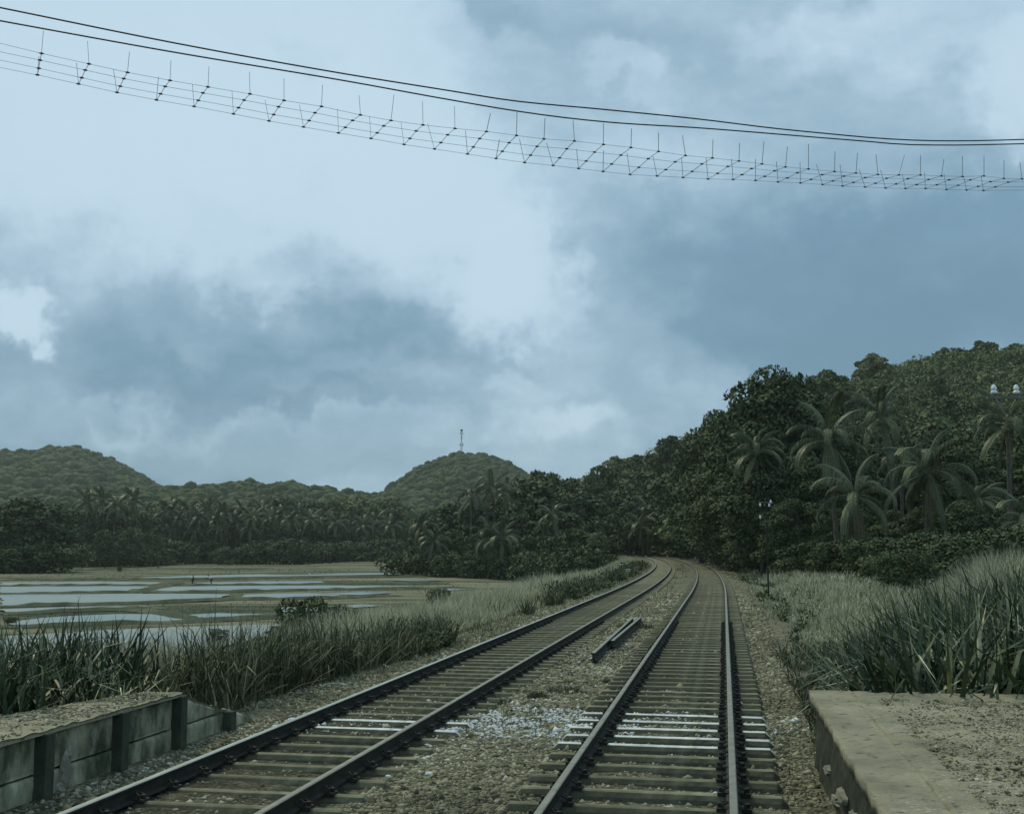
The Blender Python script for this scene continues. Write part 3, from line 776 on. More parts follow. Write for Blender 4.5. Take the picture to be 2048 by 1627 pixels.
def pebble(px, py, size, label, z=-.2, name='white_stone'):
    p = at_z(px, py, z); bm = bmesh.new(); bmesh.ops.create_icosphere(bm, subdivisions=2, radius=size)
    rnd = random.Random(int(px))
    for v in bm.verts:
        v.co = Vector((v.co.x * 1.25, v.co.y * .9, v.co.z * .7)) * (1 + rnd.uniform(-.14, .14))
    me = bpy.data.meshes.new(name); bm.to_mesh(me); bm.free(); me.materials.append(M['white_stone'])
    tag(ob_(name, me, None, (p.x, p.y, z + size * .4)), label, 'stone')
pebble(152, 1594, .028, 'round white stone on the ground at the foot of the left platform wall')
pebble(341, 1531, .028, 'white stone lying beside the outer left rail below the platform wall')
pebble(439, 1483, .026, 'farther small white stone beside the outer left rail past the platform ramp')
pebble(858, 1549, .035, 'flattish white stone on the ballast, right one of the pair between the tracks')
pebble(776, 1554, .027, 'small white stone on the ballast, left one of the pair between the tracks')
pebble(1432, 1588, .026, 'white stone between the rails of the right track at the bottom', -.16)

# ------------------------------------------------------------------ overhead wires and guard cage
def depth_near(px): return 15.6 + (px / 2048.0) * 6.0
def wire_line(name, pts, depthf, rad, m, parent=None, n=5):
    pts = sorted(pts); xs = [p[0] for p in pts]; yv = [p[1] for p in pts]
    k = np.linspace(xs[0], xs[-1], 60); 
    # smooth curve through the samples (piecewise cubic)
    dy = np.gradient(yv, xs); out = []
    for q in k:
        i_ = min(max(int(np.searchsorted(xs, q)) - 1, 0), len(xs) - 2); h = xs[i_ + 1] - xs[i_]; t_ = (q - xs[i_]) / h
        val = (2*t_**3-3*t_**2+1)*yv[i_] + (t_**3-2*t_**2+t_)*h*dy[i_] + (-2*t_**3+3*t_**2)*yv[i_+1] + (t_**3-t_**2)*h*dy[i_+1]
        out.append(at_y(q, val, depthf(q)))
    o = MB(); o.tube(out, rad, n)
    return ob_(name, o.mesh(name, M[m], True), parent)
W1 = [(-260,-37),(0,15.4),(342,84.8),(700,149.6),(905,182.5),(1007,199),(1212,219.4),(1400,238.5),(1554,257.3),(1657,267.5),(1759,276.7),(1861,281.5),(1950,281.5),(2048,279),(2300,272)]
W2 = [(-260,-6),(0,41.7),(342,103.6),(700,163.5),(905,200.6),(1035,222.5),(1110,233),(1212,244),(1400,256),(1554,268.2),(1657,276.7),(1725,282),(1800,288.5),(1895,290.3),(2048,287.6),(2300,281)]
tag(wire_line('power_line', W1, lambda q: depth_near(q) + .1, .0125, 'wire'), 'upper of the two dark overhead wires crossing the sky', 'wire')
tag(wire_line('power_line', W2, lambda q: depth_near(q) + .5, .0125, 'wire'), 'lower of the two dark overhead wires, just above the wire cradle', 'wire')
NEAR = [(83,107),(178,128),(255,145),(340,161),(416,174),(500,188),(568,201),(643,213),(721,230),(782,241),(846,250),(910,257),(973,263),(1033,271),(1088,278),(1149,282),(1207,289),(1262,295),(1317,303),(1371,311),(1425,316),(1478,322),(1524,328),(1571,334),(1617,338),(1669,343),(1712,346),(1756,349),(1798,350),(1841,350),(1883,352),(1925,353),(1968,352),(2008,357),(2044,358)]
FARP = [(75,150),(157,168),(234,185),(313,200),(388,213),(467,228),(538,242),(607,254),(677,266),(742,277),(808,289),(869,298),(935,308),(992,317),(1049,325),(1106,331),(1157,337),(1206,343),(1260,349),(1314,352),(1366,355),(1416,358),(1466,359),(1511,361),(1556,364),(1601,366),(1645,369),(1685,372),(1730,374),(1771,376),(1811,377),(1851,377),(1893,379),(1933,380),(1967,381)]
NTOP = [(87,62),(175,82),(259,104),(342,121),(418,133),(499,144),(568,157),(645,170),(718,191),(788,189),(845,203),(909,212),(981,227),(1034,224),(1090,236),(1146,241),(1207,247),(1263,257),(1317,266),(1365,271),(1426,279),(1479,286),(1528,283),(1575,293),(1617,288),(1670,303),(1715,306),(1752,309),(1809,310),(1841,311),(1888,318),(1925,313),(1968,312),(2008,320),(2040,325)]
FTOP = [(78,113),(153,126),(227,139),(317,154),(385,169),(464,183),(530,200),(599,210),(675,218),(739,233),(802,245),(855,247),(931,262),(999,279),(1039,278),(1093,286),(1153,298),(1207,301),(1254,306),(1306,313),(1363,315),(1412,315),(1463,318),(1511,318),(1553,323),(1600,325),(1633,329),(1680,329),(1718,338),(1761,340),(1804,347),(1849,345),(1888,348),(1927,352),(1962,350)]
cage = thing('wire_cradle', 'long basket of four thin wires and bent hangers slung under the overhead wires', 'wire cradle', (0, 0, 0))
EX_L = {'a': (-120, 62), 'b': (-130, 106)}
tr_ = [[], [], [], []]
for (nx, ny), (fx, fy) in zip(NEAR, FARP):
    for q, tt in enumerate((0, .36, .69, 1)): tr_[q].append((nx + (fx - nx) * tt, ny + (fy - ny) * tt - (2 if q == 1 else 0)))
ext = [((-200, 38), (2300, 352)), ((-200, 62), (2300, 360)), ((-200, 78), (2300, 370)), ((-200, 96), (2300, 378))]
dd = [lambda q: depth_near(q), lambda q: depth_near(q) + .24, lambda q: depth_near(q) + .47, lambda q: depth_near(q) + .72]
for q in range(4):
    pts = [ext[q][0]] + tr_[q] + [ext[q][1]]
    out = [at_y(px, py, dd[q](px)) for px, py in pts]
    o = MB(); o.tube(out, .0038, 4); ob_('strand', o.mesh('strand', M['cage_wire'], True), cage)
co_ = MB(); co_.lathe((0, 0, 0), [(.006, -.014), (.014, -.006), (.014, .006), (.006, .014)], 8); co_.v = [(v[0] * 2.4, v[1], v[2]) for v in co_.v]; CLAMP = co_.mesh('clamp', M['joint'])
for k in range(len(NEAR)):
    A0 = at_y(*NTOP[k], depth_near(NTOP[k][0]) - .02); A1 = at_y(*NEAR[k], dd[0](NEAR[k][0])); B1 = at_y(*FARP[k], dd[3](FARP[k][0])); B0 = at_y(*FTOP[k], dd[3](FTOP[k][0]) + .02)
    Mi = [at_y(*tr_[q][k], dd[q](tr_[q][k][0])) for q in (1, 2)]
    o = MB(); o.tube([A0, A0.lerp(A1, .9), A1, Mi[0], Mi[1], B1, B1.lerp(B0, .1), B0], .0045 if k < 12 else .006, 4)
    h = ob_('hanger', o.mesh('hanger', M['cage_wire']), cage)
    for p in (A1, Mi[0], Mi[1], B1): ob_('clamp', CLAMP, h, p, .35)

# ------------------------------------------------------------------ telegraph poles
def insulator(parent, x, z, s=1.0, tip=False):
    o = MB()
    o.lathe((x, 0, z), [(.012 * s, -.02 * s), (.012 * s, .05 * s), (.055 * s, .05 * s), (.062 * s, .075 * s), (.045 * s, .10 * s), (.032 * s, .115 * s), (.05 * s, .125 * s), (.05 * s, .145 * s), (.03 * s, .19 * s), (.012 * s, .21 * s)], 14)
    return ob_('insulator', o.mesh('insulator', M['porcelain'], True), parent)
p0 = at_z(1537, 1186, -.1)
tp = thing('telegraph_pole', 'slim telegraph pole with small white insulators against the dark trees', 'telegraph pole', (p0.x, p0.y, -.3))
k_ = p0.y / FPX
def hz(py): return at_y(1537, py, p0.y).z + .3
o = MB(); o.tube([(0, 0, 0), (0, 0, hz(1050))], [.042, .036], 8); o.tube([(0, 0, hz(1050)), (0, 0, hz(990))], [.03, .014], 6); ob_('post', o.mesh('post', M['pole']), tp)
for (py, hw) in ((1004, 15), (1021, 12), (1037, 11)):
    o = MB(); o.box((.0, 0, hz(py)), (hw * 2 * k_, .05, .035 if py > 1010 else .05), Matrix.Rotation(.06, 3, 'Y')); ob_('crossarm', o.mesh('crossarm', M['pole_grey'] if py < 1010 else M['pole']), tp)
for (px, py) in ((1525, 1011), (1546, 1005), (1543, 1012), (1524.5, 1036)):
    insulator(tp, (px - 1537) * k_, hz(py) - .05, .95)
for (px, py) in ((1543, 1036), (1534, 1011), (1551, 1029)):
    q = insulator(tp, (px - 1537) * k_, hz(py) - .04, .7); q.name = 'brown_insulator'
    q.data.materials.clear(); q.data.materials.append(M['pole_grey'])
o = MB(); o.tube([(-.23, 0, hz(1041)), (-.03, 0, hz(1054)), (.03, 0, hz(1054)), (.22, 0, hz(1042))], .012, 6); ob_('brace', o.mesh('brace', M['pole_grey']), tp)
for s_ in (-1, 1):
    o = MB(); o.box((s_ * .24, 0, (hz(1004) + hz(1040)) / 2), (.02, .02, hz(1004) - hz(1040))); ob_('bracket', o.mesh('bracket', M['pole']), tp)

D2 = 21.0; p1 = at_y(2078, 1000, D2); g1 = gz1(p1.x, p1.y)
tp = thing('telegraph_pole', 'near telegraph pole past the right edge, its arm bearing two large white insulators', 'telegraph pole', (p1.x, p1.y, g1 - .1))
def hz2(py): return at_y(2078, py, D2).z - g1 + .1
k_ = D2 / FPX
o = MB(); o.tube([(0, 0, 0), (0, 0, hz2(755))], [.09, .06], 10); ob_('post', o.mesh('post', M['pole']), tp)
o = MB(); o.box(((2035 - 2078) * k_, -.09, hz2(796)), (110 * k_, .06, .05)); ob_('crossarm', o.mesh('crossarm', M['pole_grey']), tp)
for px in (1995, 2040):
    i_ = insulator(tp, (px - 2078) * k_, hz2(796) + .02, 1.05); i_.location.y = -.09
    o = MB(); o.tube([(0, 0, hz2(796) - .05), (0, 0, hz2(784))], .014, 6)
    o.v = [(v[0] + (px - 2078) * k_, v[1], v[2]) for v in o.v]
    ob_('pin', o.mesh('pin', M['pole']), i_)

# ------------------------------------------------------------------ lineside posts and signs
p = at_z(1243, 1146, -.3)
tq = thing('marker_lamp', 'dark lineside marker with a conical cap and white band in the pale grass', 'marker post', tuple(p))
H_ = at_y(1243, 1128, p.y).z - p.z; k_ = p.y / FPX
o = MB(); o.lathe((0, 0, 0), [(1.6 * k_, 0), (1.4 * k_, H_)], 8); ob_('post', o.mesh('post', M['pole']), tq)
o = MB(); o.lathe((0, 0, H_), [(4.6 * k_, -.02), (4.6 * k_, .05)], 16); ob_('white_band', o.mesh('white_band', M['porcelain'], False), tq)
o = MB(); o.lathe((0, 0, H_ + .05), [(4.2 * k_, 0), (3.0 * k_, 2.2 * k_), (1.2 * k_, 3.6 * k_)], 16); ob_('cap', o.mesh('cap', M['pole']), tq)
p = at_z(1253, 1158, -.35)
tq = thing('gradient_post', 'pale lineside post with two rows of small white plates beside the outer rail', 'sign post', tuple(p))
H_ = at_y(1253, 1137, p.y).z - p.z; k_ = p.y / FPX
o = MB(); o.box((0, 0, H_ / 2), (1.8 * k_, 1.8 * k_, H_)); ob_('post', o.mesh('post', M['coping']), tq)
for (dx, dz) in ((.6, H_ - .02), (6, H_ - .02), (.6, H_ - 3.6 * k_), (6, H_ - 3.6 * k_)):
    o = MB(); o.box((dx * k_, -.03, dz), (3.6 * k_, .02, 1.6 * k_)); ob_('plate', o.mesh('plate', M['white_paint']), tq)
p = at_z(1404, 1119, -.25)
o = MB(); hh = 11 / FPX * p.y; o.box((0, 0, hh / 2), (.28, .2, hh), taper=.85); o.box((0, 0, hh + .02), (.2, .14, .05), taper=.5)
tag(ob_('distance_post', o.mesh('distance_post', M['coping']), None, tuple(p)), 'short pale concrete post beside the right track at the bend', 'post')
for (px, pyb, pyt, lab) in ((1480, 1085, 1085, None),):
    pass
def stump(px, pyb, hpx, wpx, lab, nm='fence_post', cat='post'):
    p = at_z(px, pyb, FIELD + .05); k_ = p.y / FPX; o = MB(); h = hpx * k_
    o.tube([(0, 0, 0), (.05, 0, h * .5), (-.04, 0, h * .85), (.03, 0, h)], [wpx * .6 * k_, wpx * .5 * k_, wpx * .55 * k_, wpx * .3 * k_], 7)
    tag(ob_(nm, o.mesh(nm, M['bark'], True), None, tuple(p)), lab, cat)
stump(164, 1136, 9, 2.2, 'slim dark post at the far edge of the fields, left one of the two posts')
stump(316, 1136, 14, 2.2, 'taller dark post at the far edge of the fields, right one of the two posts')
# radio mast on the round hill
d = ray(923, 903); ph = math.atan2(d[0], d[1]); Rm = 1080
mp = Vector((math.sin(ph) * Rm, math.cos(ph) * Rm, 0)); kk = Rm / FPX
zb_ = gz1(mp.x, mp.y); ztop = CAMZ + Rm * (lambda q: q[2] / math.hypot(q[0], q[1]))(ray(923, 858))
mast = thing('radio_mast', 'thin red and white radio mast on top of the rounded hill', 'mast', (mp.x, mp.y, zb_))
Hm = ztop - zb_
zz_ = lambda py: CAMZ + Rm * (lambda q: q[2] / math.hypot(q[0], q[1]))(ray(923, py)) - zb_
def lattice(z0, z1, w0, w1, mk):
    o = MB(); N_ = max(2, int((z1 - z0) / 1.4))
    for sx, sy in ((-1, -1), (1, -1), (1, 1), (-1, 1)): o.tube([(sx * w0, sy * w0, z0), (sx * w1, sy * w1, z1)], .16, 4)
    for k in range(N_):
        a_, b_ = k / N_, (k + 1) / N_; wa, wb = w0 + (w1 - w0) * a_, w0 + (w1 - w0) * b_; za, zb2 = z0 + (z1 - z0) * a_, z0 + (z1 - z0) * b_
        for s_ in (-1, 1):
            o.tube([(-wa * s_, -wa, za), (wb * s_, -wb, zb2)], .10, 4); o.tube([(-wa, -wa * s_, za), (-wb, wb * s_, zb2)], .10, 4); o.tube([(wa, -wa * s_, za), (wb, wb * s_, zb2)], .10, 4)
    ob_('mast_section', o.mesh('mast_section', M[mk]), mast)
cuts = [(0, 893, 'mast_pale'), (893, 886, 'mast_red'), (886, 878, 'mast_pale'), (878, 871, 'mast_red'), (871, 863, 'mast_pale')]
zc_ = 0
for k, (a_, b_, mk) in enumerate(cuts):
    z1_ = zz_(b_); lattice(zc_, z1_, .8 - k * .13, .8 - (k + 1) * .13, mk); zc_ = z1_
o = MB(); o.lathe((0, 0, zc_), [(.25, 0), (1.5, 1.6), (1.0, 2.2)], 10); ob_('antenna', o.mesh('antenna', M['mast_red']), mast)
for (dx, py) in ((-1.3, 889), (1.4, 889), (-1.2, 866), (1.2, 866)):
    o = MB(); o.box((dx, -.4, zz_(py)), (.7, .5, 2.2)); ob_('antenna_panel', o.mesh('antenna_panel', M['mast_pale']), mast)

# ------------------------------------------------------------------ foliage generators
def cards(C, D, Nn, Ln, Wd, fold=.25):
    """leaf rhombi: centre C, axis D, normal-ish Nn"""
    D = D / np.linalg.norm(D, axis=1, keepdims=True)
    S = np.cross(D, Nn); S /= (np.linalg.norm(S, axis=1, keepdims=True) + 1e-9)
    U = np.cross(S, D)
    Ln = Ln[:, None]; Wd = Wd[:, None]
    b0 = C - D * Ln * .5; tip = C + D * Ln * .5 - U * Ln * .12; l = C + S * Wd * .5 - U * Wd * fold + D * Ln * .03; r_ = C - S * Wd * .5 - U * Wd * fold + D * Ln * .03
    Vv = np.stack([b0, r_, tip, l], 1).reshape(-1, 3)
    F = np.arange(len(C) * 4).reshape(-1, 4)
    return Vv, F
def unit(r, n):
    v = r.normal(size=(n, 3)); return v / np.linalg.norm(v, axis=1, keepdims=True)
def crown_np(r, blobs, n, size, shell=.72, droop=.35, aspect=.5):
    cs = np.array([b[0] for b in blobs], dtype=float); rs = np.array([b[1] for b in blobs], dtype=float)
    wgt = (rs[:, 0] * rs[:, 2] + rs[:, 0] * rs[:, 1]); wgt /= wgt.sum()
    k = r.choice(len(blobs), n, p=wgt)
    u = unit(r, n); u[:, 2] = np.where((u[:, 2] < 0) & (r.uniform(size=n) < .45), -u[:, 2], u[:, 2])
    rad_ = shell + (1.08 - shell) * r.uniform(size=n) ** .6 + r.normal(size=n) * .03
    C = cs[k] + u * rs[k] * rad_[:, None]
    D = u * .55 + unit(r, n) * .8; D[:, 2] -= droop
    Nn = u + unit(r, n) * .55 + np.array([0, 0, .6])
    s = size * r.uniform(.6, 1.35, n)
    return cards(C, D, Nn, s, s * aspect * r.uniform(.8, 1.2, n))
def make_blobs(r, h, wd, base, k, flat=.75, top_bias=.6):
    B = []
    for i_ in range(k):
        t_ = (i_ + .5) / k; zz = base + (h - base) * (.12 + .80 * t_ ** .9)
        env = math.sin(math.pi * (.18 + .72 * t_)) ** .8 * wd * .5
        an = i_ * 2.399 + r.uniform(-.4, .4); rr2 = env * r.uniform(.35, .85) * (1 if t_ < .9 else .4)
        br = wd * r.uniform(.13, .24) * (1.1 - .35 * t_)
        B.append(((math.cos(an) * rr2, math.sin(an) * rr2, min(zz, h - br * flat)), (br, br, br * flat)))
    return B
def tree_meshes(seed, h, wd, base, k, nleaf, lsize, leafm, flat=.75, aspect=.5, trunk_r=.22, twigs=True):
    r = np.random.default_rng(seed); B = make_blobs(r, h, wd, base, k, flat)
    Vv, F = crown_np(r, B, nleaf, lsize, aspect=aspect)
    crown = mesh_np('crown', Vv, F, M[leafm])
    o = MB(); lean = r.uniform(-.5, .5, 2) * .06 * h
    pts = [(lean[0] * q, lean[1] * q, h * .72 * q) for q in (-.03, .25, .5, .75, 1)]
    o.tube(pts, [trunk_r * 1.25, trunk_r, trunk_r * .8, trunk_r * .5, trunk_r * .2], 7)
    if twigs:
        for (c, rr2) in B[::2]:
            q = min(.9, max(.15, (c[2] / h - .2) / .72)); st = Vector((lean[0] * q, lean[1] * q, h * .72 * q)); en = Vector(c)
            o.tube([st, st.lerp(en, .5) + Vector((0, 0, .03 * h)), en], [trunk_r * .42, trunk_r * .28, trunk_r * .08], 5, cap=False)
    return crown, o.mesh('trunk', M['bark'])
NEAR_T = [tree_meshes(100 + q, 15, 10.5, 1.2, 30, 15000, .40, 'leaf', aspect=.62) for q in range(4)]
MID_T = [tree_meshes(120 + q, 14, 11, 1.0, 20, 4200, .75, 'leaf', aspect=.62) for q in range(4)]
HILL_T = [tree_meshes(140 + q, 13, 10.5, .6, 11, 3200, .72, 'leaf_hill', aspect=.7, flat=.72) for q in range(5)]
BUSH = [tree_meshes(160 + q, 3.2, 4.2, .0, 14, 3600, .22, 'leaf', aspect=.55, trunk_r=.07) for q in range(3)]
BUSH_FAR = [tree_meshes(170 + q, 6, 9.5, .0, 16, 2000, .62, 'leaf', aspect=.6, trunk_r=.12) for q in range(3)]

def frond_mesh(seed, L_, elev, bend, nl=46, lw=.075, ll=.95):
    r = np.random.default_rng(seed); pts = []; a_ = elev; p = np.array([0., 0., 0.]); K = 16
    twist = r.uniform(-.25, .25)
    for q in range(K + 1):
        pts.append(p.copy()); st = L_ / K
        p = p + np.array([math.cos(a_) * st, math.sin(twist * q / K) * st * .35, math.sin(a_) * st]); a_ -= bend / K * (.5 + 1.1 * q / K)
    pts = np.array(pts); o = MB(); o.tube([tuple(q) for q in pts], list(np.linspace(.035, .008, K + 1)), 4)
    nrach = len(o.f); Vc = []; Fc = []; base = len(o.v)
    for s_ in (-1, 1):
        for q in range(nl):
            t_ = .10 + .90 * q / nl; x = t_ * K; i_ = min(int(x), K - 1); f_ = x - i_
            c = pts[i_] * (1 - f_) + pts[i_ + 1] * f_; tg = pts[i_ + 1] - pts[i_]; tg /= np.linalg.norm(tg)
            side = np.cross(tg, [0, 0, 1.]); side = side / (np.linalg.norm(side) + 1e-6) * s_
            l_ = ll * math.sin(math.pi * (.12 + .80 * t_)) ** .6 * r.uniform(.85, 1.1)
            d1 = side * .75 + tg * .5 + np.array([0, 0, -.10]); d1 /= np.linalg.norm(d1)
            d2 = side * .30 + tg * .40 + np.array([0, 0, -1.0]); d2 /= np.linalg.norm(d2)
            a0 = c; a1 = c + d1 * l_ * .42; a2 = a1 + d2 * l_ * .58
            w_ = tg * lw * .5
            b0 = len(Vc); Vc += [a0 - w_ * .5, a0 + w_ * .5, a1 + w_, a1 - w_, a2 + w_ * .15, a2 - w_ * .15]
            Fc += [(b0, b0 + 1, b0 + 2, b0 + 3), (b0 + 3, b0 + 2, b0 + 4, b0 + 5)]
    o.add([tuple(v) for v in Vc], Fc, 1)
    return o.mesh('frond', [M['rachis'], M['palm']])
FR = [frond_mesh(200 + q, 4.3, e, b_) for q, (e, b_) in enumerate([(1.3, 1.3), (1.05, 2.1), (.85, 2.5), (.6, 2.5), (.35, 2.3), (0.0, 1.7), (-.5, 1.0), (-1.0, .5)])]
M['dead'] = mat('dead_frond', [(.3, (.10, .085, .05)), (.7, (.22, .19, .12))], scale=2, island=.3)
DEADF = frond_mesh(260, 3.8, -1.1, .45, nl=22, lw=.06, ll=.7); DEADF.materials[1] = M['dead']
FRF = [frond_mesh(220 + q, 4.3, e, b_, nl=13, lw=.26, ll=1.0) for q, (e, b_) in enumerate([(1.2, 1.1), (.8, 1.7), (.4, 2.0), (.05, 1.7), (-.4, 1.2)])]
def merge(meshes_mats, mats, name):
    Vs = []; Fs = []; mi = []; o = 0
    for me, mt in meshes_mats:
        for v in me.vertices: Vs.append(mt @ v.co)
        for p_ in me.polygons: Fs.append([o + q for q in p_.vertices]); mi.append(p_.material_index)
        o += len(me.vertices)
    m_ = bpy.data.meshes.new(name); m_.from_pydata(Vs, [], Fs)
    for q in mats: m_.materials.append(q)
    m_.polygons.foreach_set('material_index', mi); m_.update(); return m_
PALM_CROWN = []
for q in range(4):
    rr2 = random.Random(300 + q); L_ = []
    for k in range(17):
        L_.append((FRF[min(4, int(k / 17 * 5))], Matrix.Rotation(k * 2.4 + rr2.uniform(-.3, .3), 4, 'Z') @ Matrix.Rotation(rr2.uniform(-.15, .15), 4, 'Y')))
    PALM_CROWN.append(merge(L_, [M['rachis'], M['palm']], 'crown'))
def palm_trunk(h, lean, r0=.17, seed=0):
    rnd = random.Random(seed); o = MB(); a_ = rnd.uniform(0, 6.28); pts = []
    for q in range(9):
        t_ = q / 8; pts.append((math.cos(a_) * lean * h * t_ ** 1.6, math.sin(a_) * lean * h * t_ ** 1.6, h * t_ - .3 * (q == 0)))
    o.tube(pts, [r0 * (1.5 if q == 0 else 1.05 - .03 * q) for q in range(9)], 8)
    return o.mesh('trunk', M['bark'], True), Vector(pts[-1])
NUTS = MB()
for q in range(7):
    an = q * .9; NUTS.lathe((math.cos(an) * .24, math.sin(an) * .24, -.42 + .08 * (q % 3)), [(.02, -.12), (.09, -.06), (.10, .02), (.05, .10)], 8)
NUTS = NUTS.mesh('coconuts', M['palm'], True)

# ------------------------------------------------------------------ placing trees
def place_tree(kind, px, y, ptop, name, label, cat='tree', group=None, wf=1.0, base_z=None, href=None, rz=None):
    protos, h0 = kind
    x = at_y(px, 1000, y).x; zb = gz1(x, y) if base_z is None else base_z
    H_ = max(1.0, at_y(px, ptop, y).z - zb)
    k = random.randrange(len(protos)); cr, tk = protos[k]; s_ = H_ / h0
    sw = s_ * wf
    t_ = thing(name, label, cat, (x, y, zb - .1), random.uniform(0, 6.28) if rz is None else rz, group, (sw, sw, s_))
    ob_('crown', cr, t_); ob_('trunk', tk, t_); return t_
NT_ = (NEAR_T, 15); MT_ = (MID_T, 14); HT_ = (HILL_T, 13); BU_ = (BUSH, 3.2); BF_ = (BUSH_FAR, 6)
def place_palm(px, py, y, name, label, group=None, detail=True, R_=1.0, lean=None, zb=None, nf=None):
    if nf is None: nf = random.randrange(15, 22)
    if lean is None: lean = random.uniform(.01, .13)
    """px,py: where the crown's heart stands in the photograph, y: its distance"""
    c = at_y(px, py, y); zb = gz1(c.x, y) if zb is None else zb
    H_ = max(2.0, c.z - zb); me, top = palm_trunk(H_, lean, .17 * R_ ** .5, int(px * 7 + py))
    t_ = thing(name, label, 'palm tree', (c.x - top.x, y - top.y, zb), 0, group)
    ob_('trunk', me, t_)
    rnd = random.Random(int(px * 3 + py))
    if detail:
        for k in range(nf):
            f_ = ob_('frond', FR[min(7, int(k / nf * 8))], t_, top, k * 2.4 + rnd.uniform(-.35, .35), R_ * rnd.uniform(.7, .92))
            f_.rotation_euler.y = rnd.uniform(-.3, .3); f_.rotation_euler.x = rnd.uniform(-.2, .2)
        for k in range(rnd.choice([1, 2, 3])):
            f_ = ob_('dead_frond', DEADF, t_, top, rnd.uniform(0, 6.28), R_ * rnd.uniform(.6, .85)); f_.rotation_euler.y = rnd.uniform(-.1, .2); f_['label'] = 'brown dead frond hanging down'
        ob_('coconuts', NUTS, t_, top, 0, R_)
    else:
        ob_('crown', PALM_CROWN[rnd.randrange(4)], t_, top, rnd.uniform(0, 6.28), R_)
    return t_

# the big trees right of the line
SP_T = [
 (1440, 138, 812, 'dark tree at the left end of the big stand, lower than its neighbours', .9),
 (1490, 128, 788, 'dark tree just left of the tallest tree beside the line', .8),
 (1562, 112, 733, 'tallest dark tree, its ragged crown high above the slim telegraph pole', .95),
 (1612, 118, 742, 'tall dark tree just right of the tallest one, crown edge notched', .75),
 (1400, 155, 868, 'rounded tree where the stand meets the pale distant slope', .9),
 (1530, 100, 880, 'dense dark tree in front of the tallest tree, behind the telegraph pole', 1.1),
 (1455, 122, 905, 'dark tree with low hanging foliage right of the bend', 1.15),
 (1625, 98, 905, 'dark tree behind the lone palm left of centre in the stand', 1.1),
]
for (px, y, pt, lab, wf) in SP_T: place_tree(NT_, px, y, pt, 'broadleaf_tree', lab, wf=wf)
G1 = 'dark trees filling the wood right of the track'
for (px, y, pt) in [(1700, 112, 900), (1770, 118, 880), (1840, 112, 900), (1920, 108, 890), (2000, 112, 900), (2080, 108, 880), (1680, 88, 1010), (1780, 92, 1015), (1850, 84, 1010), (1930, 86, 1000), (2010, 80, 1010), (2090, 82, 980), (1590, 92, 990), (1520, 104, 1000), (1470, 118, 1010), (1740, 128, 850), (1880, 132, 850), (1650, 135, 840), (1990, 130, 840), (1430, 150, 960), (2160, 110, 880)]:
    place_tree(NT_, px, y, pt, 'broadleaf_tree', 'dark leafy tree in the wood to the right of the track', group=G1, wf=1.35 if y < 95 else 1.2)
G2 = 'bushes along the foot of the right hand wood'
for (px, y, pt) in [(1440, 150, 1080), (1475, 128, 1060), (1500, 112, 1070), (1540, 100, 1065), (1580, 92, 1070), (1620, 86, 1080), (1660, 82, 1080), (1700, 80, 1075), (1740, 76, 1070), (1790, 72, 1070), (1840, 70, 1060), (1890, 66, 1060), (1950, 62, 1060), (2020, 58, 1050), (2090, 56, 1040), (1640, 100, 1040), (1720, 96, 1040), (1800, 92, 1040), (1885, 86, 1030), (1970, 80, 1030)]:
    place_tree(BU_, px, y, pt, 'bush', 'dark bush at the foot of the right hand wood', 'bush', G2, wf=1.5)
place_tree(BU_, 1800, 52, 1092, 'bush', 'spreading bush standing in the pale grass left of the tall reeds', 'bush', wf=1.25)
place_tree(BU_, 1765, 60, 1105, 'bush', 'low bush at the edge of the dark hollow, left of the spreading bush', 'bush', wf=1.5)
for (px, py, y, R_, lab) in [(1512, 905, 98, .95, 'palm with drooping fronds, leftmost of those before the right hand wood'),
     (1655, 882, 84, 1.15, 'large palm with long hanging fronds right of the notched tall tree'),
     (1762, 838, 96, 1.1, 'palm whose crown stands highest against the wooded hill'),
     (1712, 992, 78, 1.05, 'low palm with wide bright arching fronds below the two large palms'),
     (1858, 945, 80, 1.25, 'large palm with a straight pale trunk and wide drooping crown'),
     (2016, 852, 78, 1.0, 'palm at the right edge below the insulators, with a leaning trunk'),
     (1805, 925, 100, .9, 'small palm crown squeezed between two larger palms'),
     (1950, 1005, 88, .85, 'shaded palm between the straight trunked palm and the edge'),
     (2062, 1045, 70, .95, 'low palm cut by the right edge above the tall grass')]:
    place_palm(px, py, y, 'coconut_palm', lab, R_=R_, zb=max(-.3, gz1(at_y(px, py, y).x, y)))

# wooded hill behind, trees one by one along the slope and skyline
G3 = 'trees covering the hill on the right'
sky4 = np.array([(1060, 1040), (1110, 1000), (1165, 942), (1240, 928), (1360, 876), (1430, 850), (1500, 800), (1640, 757), (1700, 748), (1760, 712), (1820, 722), (1900, 700), (1980, 690), (2048, 680), (2200, 665), (2300, 655)], dtype=float)
cnt = 0
for row, (y, drop) in enumerate([(395, 0), (350, 26), (305, 60), (265, 100), (225, 145), (190, 185), (165, 215)]):
    px = 1180 + row * 42
    while px < 2160:
        top = np.interp(px, sky4[:, 0], sky4[:, 1]) + drop * (.45 + .55 * (px - 1150) / 900) + random.uniform(-8, 10)
        yy = y * random.uniform(.95, 1.05)
        x = at_y(px, 1000, yy).x
        if top < 1085 and float(n_of(np.array([x]), np.array([yy]))[0]) > 9 and cnt < 250:
            pz = at_y(px, top, yy).z; hh = random.uniform(11, 15)
            zb = max(gz1(x, yy), pz - 19)
            if pz - zb < 4: zb = pz - 11
            place_tree(HT_, px, yy, top, 'hillside_tree', 'tree with a rounded crown on the wooded hill at right', group=G3, base_z=min(zb, gz1(x, yy) + 40), wf=1.12)
            cnt += 1
        px += (62 if row < 3 else 78) * random.uniform(.75, 1.2) * (1 if row else .8)
